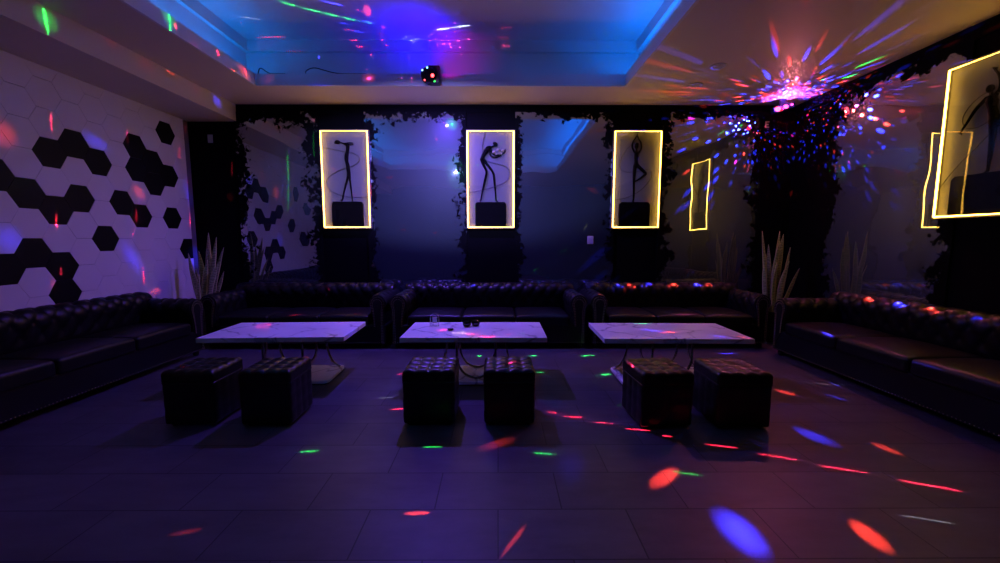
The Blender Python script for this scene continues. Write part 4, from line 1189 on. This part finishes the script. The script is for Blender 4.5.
(S1u,(-1.013,5.280,3.405),(1.000,0.000,0.000),(0.000,0.000,-1.000),0.020,0.020,LP,10.0,0.15),
(S1,(-3.046,5.975,2.484),(0.007,0.000,-1.000),(-1.000,0.000,-0.007),0.469,0.035,LG,63.0,0.15),
(S1,(-3.064,5.975,2.040),(-0.077,0.000,-0.997),(-0.997,0.000,0.077),0.445,0.030,LG,45.0,0.15),
(S1,(-2.656,5.975,2.788),(0.009,0.000,-1.000),(-1.000,0.000,-0.009),0.387,0.050,LG,27.0,0.15),
(S1,(-3.811,5.975,2.455),(-0.015,0.000,-1.000),(-1.000,0.000,0.015),0.219,0.030,LR,117.0,0.15),
(S1,(-3.428,5.975,2.385),(0.061,0.000,-0.998),(-0.998,0.000,-0.061),0.126,0.020,LR,31.5,0.15),
(S1,(-0.567,5.975,2.390),(1.000,0.000,0.000),(0.000,0.000,-1.000),0.048,0.050,LG,112.5,0.15),  # green star added in place of the projector lens's reflection
(S1,(-0.597,5.975,2.399),(0.314,0.000,-0.949),(-0.949,0.000,-0.314),0.631,0.400,GD,9.9,0.60),
(S3,(-0.665,5.975,3.064),(1.000,0.000,0.000),(0.000,0.000,-1.000),0.037,0.030,LG,157.5,0.15),
(S3,(-0.669,5.975,3.063),(0.685,0.000,-0.729),(-0.729,0.000,-0.685),0.229,0.200,GD,9.0,0.60),
(S1,(-1.584,5.975,2.315),(1.000,0.000,0.000),(0.000,0.000,-1.000),0.112,0.025,LR,45.0,0.15),
(S1,(-1.398,5.975,1.559),(0.997,0.000,-0.081),(-0.081,0.000,-0.997),0.082,0.030,LR,49.5,0.15),
(S1,(-0.896,5.975,2.857),(0.940,0.000,-0.340),(-0.340,0.000,-0.940),0.068,0.030,LR,27.0,0.15),
(S1,(-0.944,5.975,1.740),(0.998,0.000,0.057),(0.057,0.000,-0.998),0.097,0.015,LW,18.0,0.15),
(S1,(-0.926,5.975,1.518),(1.000,0.000,0.000),(0.000,0.000,-1.000),0.081,0.015,LR,27.0,0.15),
(S1,(1.381,5.975,2.131),(0.722,0.000,-0.692),(-0.692,0.000,-0.722),0.166,0.120,RD,15.8,0.60),
(S1,(1.289,5.975,1.606),(0.544,0.000,0.839),(0.839,0.000,-0.544),0.115,0.020,LY,31.5,0.15),
(S1,(0.962,5.975,1.248),(0.896,0.000,0.444),(0.444,0.000,-0.896),0.126,0.014,LG,49.5,0.15),
(S1,(0.539,5.975,0.968),(0.894,0.000,0.447),(0.447,0.000,-0.894),0.148,0.014,LG,49.5,0.15),
(S1,(-3.235,5.975,2.091),(0.381,0.000,-0.925),(-0.925,0.000,-0.381),0.202,0.120,RD,11.2,0.60),
(S1,(-3.864,5.975,2.055),(0.322,0.000,-0.947),(-0.947,0.000,-0.322),0.152,0.100,RD,18.0,0.60),
(S1,(-3.142,5.975,2.963),(0.534,0.000,-0.846),(-0.846,0.000,-0.534),0.099,0.100,RD,9.0,0.60),
(S1,(0.022,5.965,2.785),(0.830,0.000,0.557),(0.557,0.000,-0.830),0.097,0.020,LG,8.0,0.15),
(S1,(-0.320,5.965,2.488),(0.931,0.000,0.364),(0.364,0.000,-0.931),0.103,0.020,LG,8.0,0.15),
(S1,(-0.044,5.965,2.013),(0.894,0.000,0.447),(0.447,0.000,-0.894),0.108,0.030,LG,10.0,0.15),
(S1,(-0.323,5.965,1.911),(0.898,0.000,0.439),(0.439,0.000,-0.898),0.108,0.020,LG,120.0,0.15),
(S1,(0.183,5.965,2.179),(0.707,0.000,0.707),(0.707,0.000,-0.707),0.045,0.020,LG,8.0,0.15),
(S1,(-2.383,5.965,2.433),(0.764,0.000,-0.646),(-0.646,0.000,-0.764),0.121,0.050,LR,5.0,0.15),
(S1,(-2.114,5.965,2.069),(0.869,0.000,-0.495),(-0.495,0.000,-0.869),0.127,0.045,LR,5.0,0.15),
(S1,(-2.301,5.965,2.850),(0.210,0.000,0.978),(0.978,0.000,-0.210),0.094,0.020,LG,4.0,0.15),
(S1,(1.925,5.965,2.259),(0.832,0.000,0.555),(0.555,0.000,-0.832),0.260,0.160,BD,3.0,1.00),
(S3,(2.236,5.965,1.986),(0.856,0.000,0.517),(0.517,0.000,-0.856),0.168,0.120,RD,2.0,1.00),
(S1,(4.310,4.264,2.719),(0.000,-0.967,-0.255),(0.000,0.255,-0.967),0.232,0.060,RD,9.0,0.80),
(S1,(4.310,5.307,2.332),(0.000,-0.212,-0.977),(0.000,0.977,-0.212),0.239,0.050,LG,17.5,0.80),
(S1,(4.310,5.104,2.242),(0.000,-0.557,-0.830),(0.000,0.830,-0.557),0.249,0.250,GD,2.5,0.80),
(S1,(-2.589,5.069,0.446),(0.972,0.220,0.083),(-0.235,0.915,0.329),0.165,0.030,LR,110.0,0.50),
(S1,(-1.828,5.105,0.449),(0.970,0.241,-0.011),(-0.238,0.963,0.130),0.134,0.030,LR,110.0,0.50),
(S1,(2.415,5.085,0.448),(0.984,0.178,0.023),(-0.179,0.972,0.149),0.259,0.060,LP,60.0,0.50),
(S2,(3.386,4.016,0.434),(-0.097,-0.992,-0.082),(0.838,-0.126,0.531),0.158,0.060,BD,150.0,0.50),
(S2,(3.372,3.057,0.412),(0.004,-0.999,0.033),(0.141,0.033,0.989),0.297,0.050,BD,160.0,0.50),
(S1,(-2.414,5.665,0.687),(0.896,-0.426,0.123),(-0.018,0.244,0.970),0.162,0.040,LR,160.0,0.50),
(S2,(2.135,5.705,0.765),(0.922,-0.049,0.383),(-0.161,0.852,0.498),0.241,0.080,BD,170.0,0.50),
(S2,(2.519,5.695,0.769),(0.999,0.000,-0.053),(0.036,0.719,0.694),0.180,0.070,RD,80.0,0.50),
(S2,(2.882,5.701,0.767),(0.953,0.237,-0.190),(-0.031,0.697,0.716),0.154,0.080,BD,170.0,0.50),
(S2,(3.039,5.698,0.767),(0.969,0.231,-0.086),(-0.101,0.692,0.715),0.141,0.070,RD,80.0,0.50),
(S2,(4.029,4.286,0.756),(0.254,-0.959,-0.124),(0.546,0.036,0.837),0.165,0.080,RD,90.0,0.50),
(S2,(4.035,3.940,0.755),(0.242,-0.941,-0.238),(0.693,-0.004,0.721),0.249,0.080,BD,150.0,0.50),
(S2,(4.026,3.666,0.760),(-0.051,-0.999,0.019),(0.574,-0.014,0.819),0.141,0.080,RD,80.0,0.50),
(S2,(4.035,3.269,0.748),(0.324,-0.935,-0.146),(0.419,0.003,0.908),0.216,0.080,BD,150.0,0.50),
(S1,(1.313,5.100,0.705),(0.861,0.495,-0.117),(-0.439,0.839,0.323),0.107,0.050,LR,100.0,0.50),
(S1,(-0.365,5.687,0.753),(0.974,-0.185,0.128),(-0.008,0.540,0.841),0.120,0.060,BD,30.0,1.00),
(S1,(0.115,3.109,0.435),(0.208,0.945,0.253),(-0.971,0.231,-0.062),0.120,0.220,LR,10.0,0.50),
(S1,(1.256,3.051,0.432),(0.572,0.744,0.345),(-0.795,0.606,0.012),0.120,0.260,LY,5.0,0.50),
(S1,(1.047,3.048,0.425),(0.107,-0.994,-0.018),(0.733,0.067,0.677),0.209,0.030,LR,60.0,0.50),
(S2,(2.854,4.832,0.000),(0.998,0.063,0.000),(-0.063,0.998,0.000),0.259,0.050,BD,110.0,0.50),
(S1,(-2.307,4.710,0.000),(0.454,-0.891,0.000),(0.891,0.454,-0.000),0.120,0.030,LR,60.0,0.50),
(S1,(-2.419,3.000,0.430),(0.889,0.228,-0.398),(-0.092,0.939,0.332),0.039,0.030,LR,40.0,0.50),
(S1,(1.956,4.673,0.000),(0.546,-0.838,0.000),(0.838,0.546,-0.000),0.120,0.030,LR,14.0,0.50),
(S1u,(-1.206,5.440,3.970),(0.787,0.617,0.000),(0.617,-0.787,0.000),0.025,0.030,LW,14.0,0.50),
(S1u,(-1.168,5.386,3.970),(0.792,0.611,0.000),(0.611,-0.792,0.000),0.025,0.030,LW,14.0,0.50),
(S1u,(-1.128,5.404,3.970),(0.792,0.610,0.000),(0.610,-0.792,0.000),0.025,0.030,LW,14.0,0.50),
(S1u,(-1.123,5.470,3.970),(0.985,0.000,-0.172),(0.172,0.000,0.985),0.022,0.030,LW,14.0,0.50),
(S1u,(-1.109,5.348,3.970),(0.796,0.605,0.000),(0.605,-0.796,0.000),0.024,0.030,LW,14.0,0.50),
(S1u,(-1.054,5.449,3.970),(0.793,0.609,0.000),(0.609,-0.793,0.000),0.025,0.030,LW,14.0,0.50),
(S1u,(-1.098,5.470,3.949),(0.954,0.000,-0.301),(0.301,0.000,0.954),0.024,0.030,LW,14.0,0.50),
(S1u,(-1.011,5.423,3.970),(0.796,0.605,0.000),(0.605,-0.796,0.000),0.025,0.030,LW,14.0,0.50),
(S1u,(-0.723,5.470,3.970),(0.995,0.000,-0.101),(0.101,0.000,0.995),0.028,0.022,LP,33.6,0.50),
(S1u,(-0.641,5.383,3.970),(0.937,0.349,0.000),(0.349,-0.937,0.000),0.028,0.022,LP,72.8,0.50),
(S1u,(-0.639,5.470,3.970),(0.996,0.000,-0.094),(0.094,0.000,0.996),0.028,0.022,LP,72.8,0.50),
(S1u,(-0.626,5.470,3.927),(0.986,0.000,-0.168),(0.168,0.000,0.986),0.029,0.022,LP,61.6,0.50),
(S1u,(-0.528,5.459,3.970),(0.937,0.351,0.000),(0.351,-0.937,0.000),0.029,0.022,LP,50.4,0.50),
(S1u,(-0.516,5.470,3.958),(0.986,0.000,-0.168),(0.168,0.000,0.986),0.029,0.022,LP,39.2,0.50),
(S1u,(-0.796,5.445,3.970),(0.935,0.356,0.000),(0.356,-0.935,0.000),0.029,0.022,LP,22.4,0.50),
(S1u,(-0.788,5.470,3.908),(0.986,0.000,-0.168),(0.168,0.000,0.986),0.029,0.022,LP,22.4,0.50),
(S1u,(-0.697,5.470,3.921),(0.986,0.000,-0.168),(0.168,0.000,0.986),0.029,0.022,LP,22.4,0.50),
(S1u,(-0.607,5.470,3.890),(0.986,0.000,-0.168),(0.168,0.000,0.986),0.029,0.022,LP,22.4,0.50),
(S1u,(-0.491,5.470,3.878),(0.986,0.000,-0.168),(0.168,0.000,0.986),0.029,0.022,LP,22.4,0.50),
(S1u,(-0.827,5.320,3.970),(0.937,0.349,0.000),(0.349,-0.937,0.000),0.028,0.022,LP,22.4,0.50),
(S1u,(-0.739,5.319,3.970),(0.938,0.347,0.000),(0.347,-0.938,0.000),0.028,0.022,LP,22.4,0.50),
(S1u,(-0.531,5.246,3.970),(0.941,0.338,0.000),(0.338,-0.941,0.000),0.028,0.022,LP,22.4,0.50),
(S1u,(-0.350,5.317,3.970),(0.941,0.338,0.000),(0.338,-0.941,0.000),0.029,0.022,LP,25.2,0.50),
(S1u,(-0.372,5.443,3.970),(0.938,0.346,0.000),(0.346,-0.938,0.000),0.029,0.022,LP,25.2,0.50),
(S1u,(-0.335,5.470,3.922),(0.986,0.000,-0.168),(0.168,0.000,0.986),0.029,0.022,LP,25.2,0.50),
(S1u,(-0.271,5.470,3.854),(0.986,0.000,-0.168),(0.168,0.000,0.986),0.029,0.022,LP,25.2,0.50),
(S1u,(-0.886,5.370,3.970),(0.936,0.353,0.000),(0.353,-0.936,0.000),0.028,0.022,LP,16.8,0.50),
(S1u,(-0.878,5.470,3.969),(0.994,0.000,-0.114),(0.114,0.000,0.994),0.028,0.022,LP,16.8,0.50),
(S1u,(-0.483,5.520,3.808),(0.986,0.000,-0.168),(0.168,0.000,0.986),0.029,0.022,LP,14.0,0.50),
(S1u,(-0.510,5.049,3.970),(0.946,0.325,0.000),(0.325,-0.946,0.000),0.027,0.022,LP,28.0,0.50),
(S1u,(-0.701,4.753,3.970),(0.951,0.311,0.000),(0.311,-0.951,0.000),0.025,0.022,LP,39.2,0.50),
(S1u,(-0.872,4.832,3.970),(0.948,0.319,0.000),(0.319,-0.948,0.000),0.025,0.022,LP,11.2,0.50),
(S1u,(-0.941,5.520,3.819),(0.986,0.000,-0.169),(0.169,0.000,0.986),0.029,0.022,LP,14.0,0.50),
(S1u,(-1.164,5.520,3.775),(0.986,0.000,-0.169),(0.169,0.000,0.986),0.029,0.022,LP,14.0,0.50),
]
for nm_, s_ in (('disco_marks', S1), ('disco_tray_marks', S1u), ('party_bar_marks', S2), ('projector_marks', S3)):
    ms_ = [m_[1:] for m_ in MARKS if m_[0] is s_]
    for q_ in range(0, len(ms_), 18):
        pattern_lamp(nm_, s_, ms_[q_:q_ + 18])


# ------------------------------------------------------------------ world and view
w = bpy.data.worlds.new('world'); scene.world = w; w.use_nodes = True
w.node_tree.nodes['Background'].inputs[0].default_value = (0.05, 0.03, 0.08, 1)
w.node_tree.nodes['Background'].inputs[1].default_value = 0.02
scene.view_settings.view_transform = 'Standard'
scene.view_settings.look = 'None'
scene.view_settings.exposure = 0
scene.view_settings.gamma = 1
scene.view_settings.use_curve_mapping = False
scene.cycles.max_bounces = 8
scene.cycles.sample_clamp_indirect = 4.0
scene.cycles.use_denoising = True
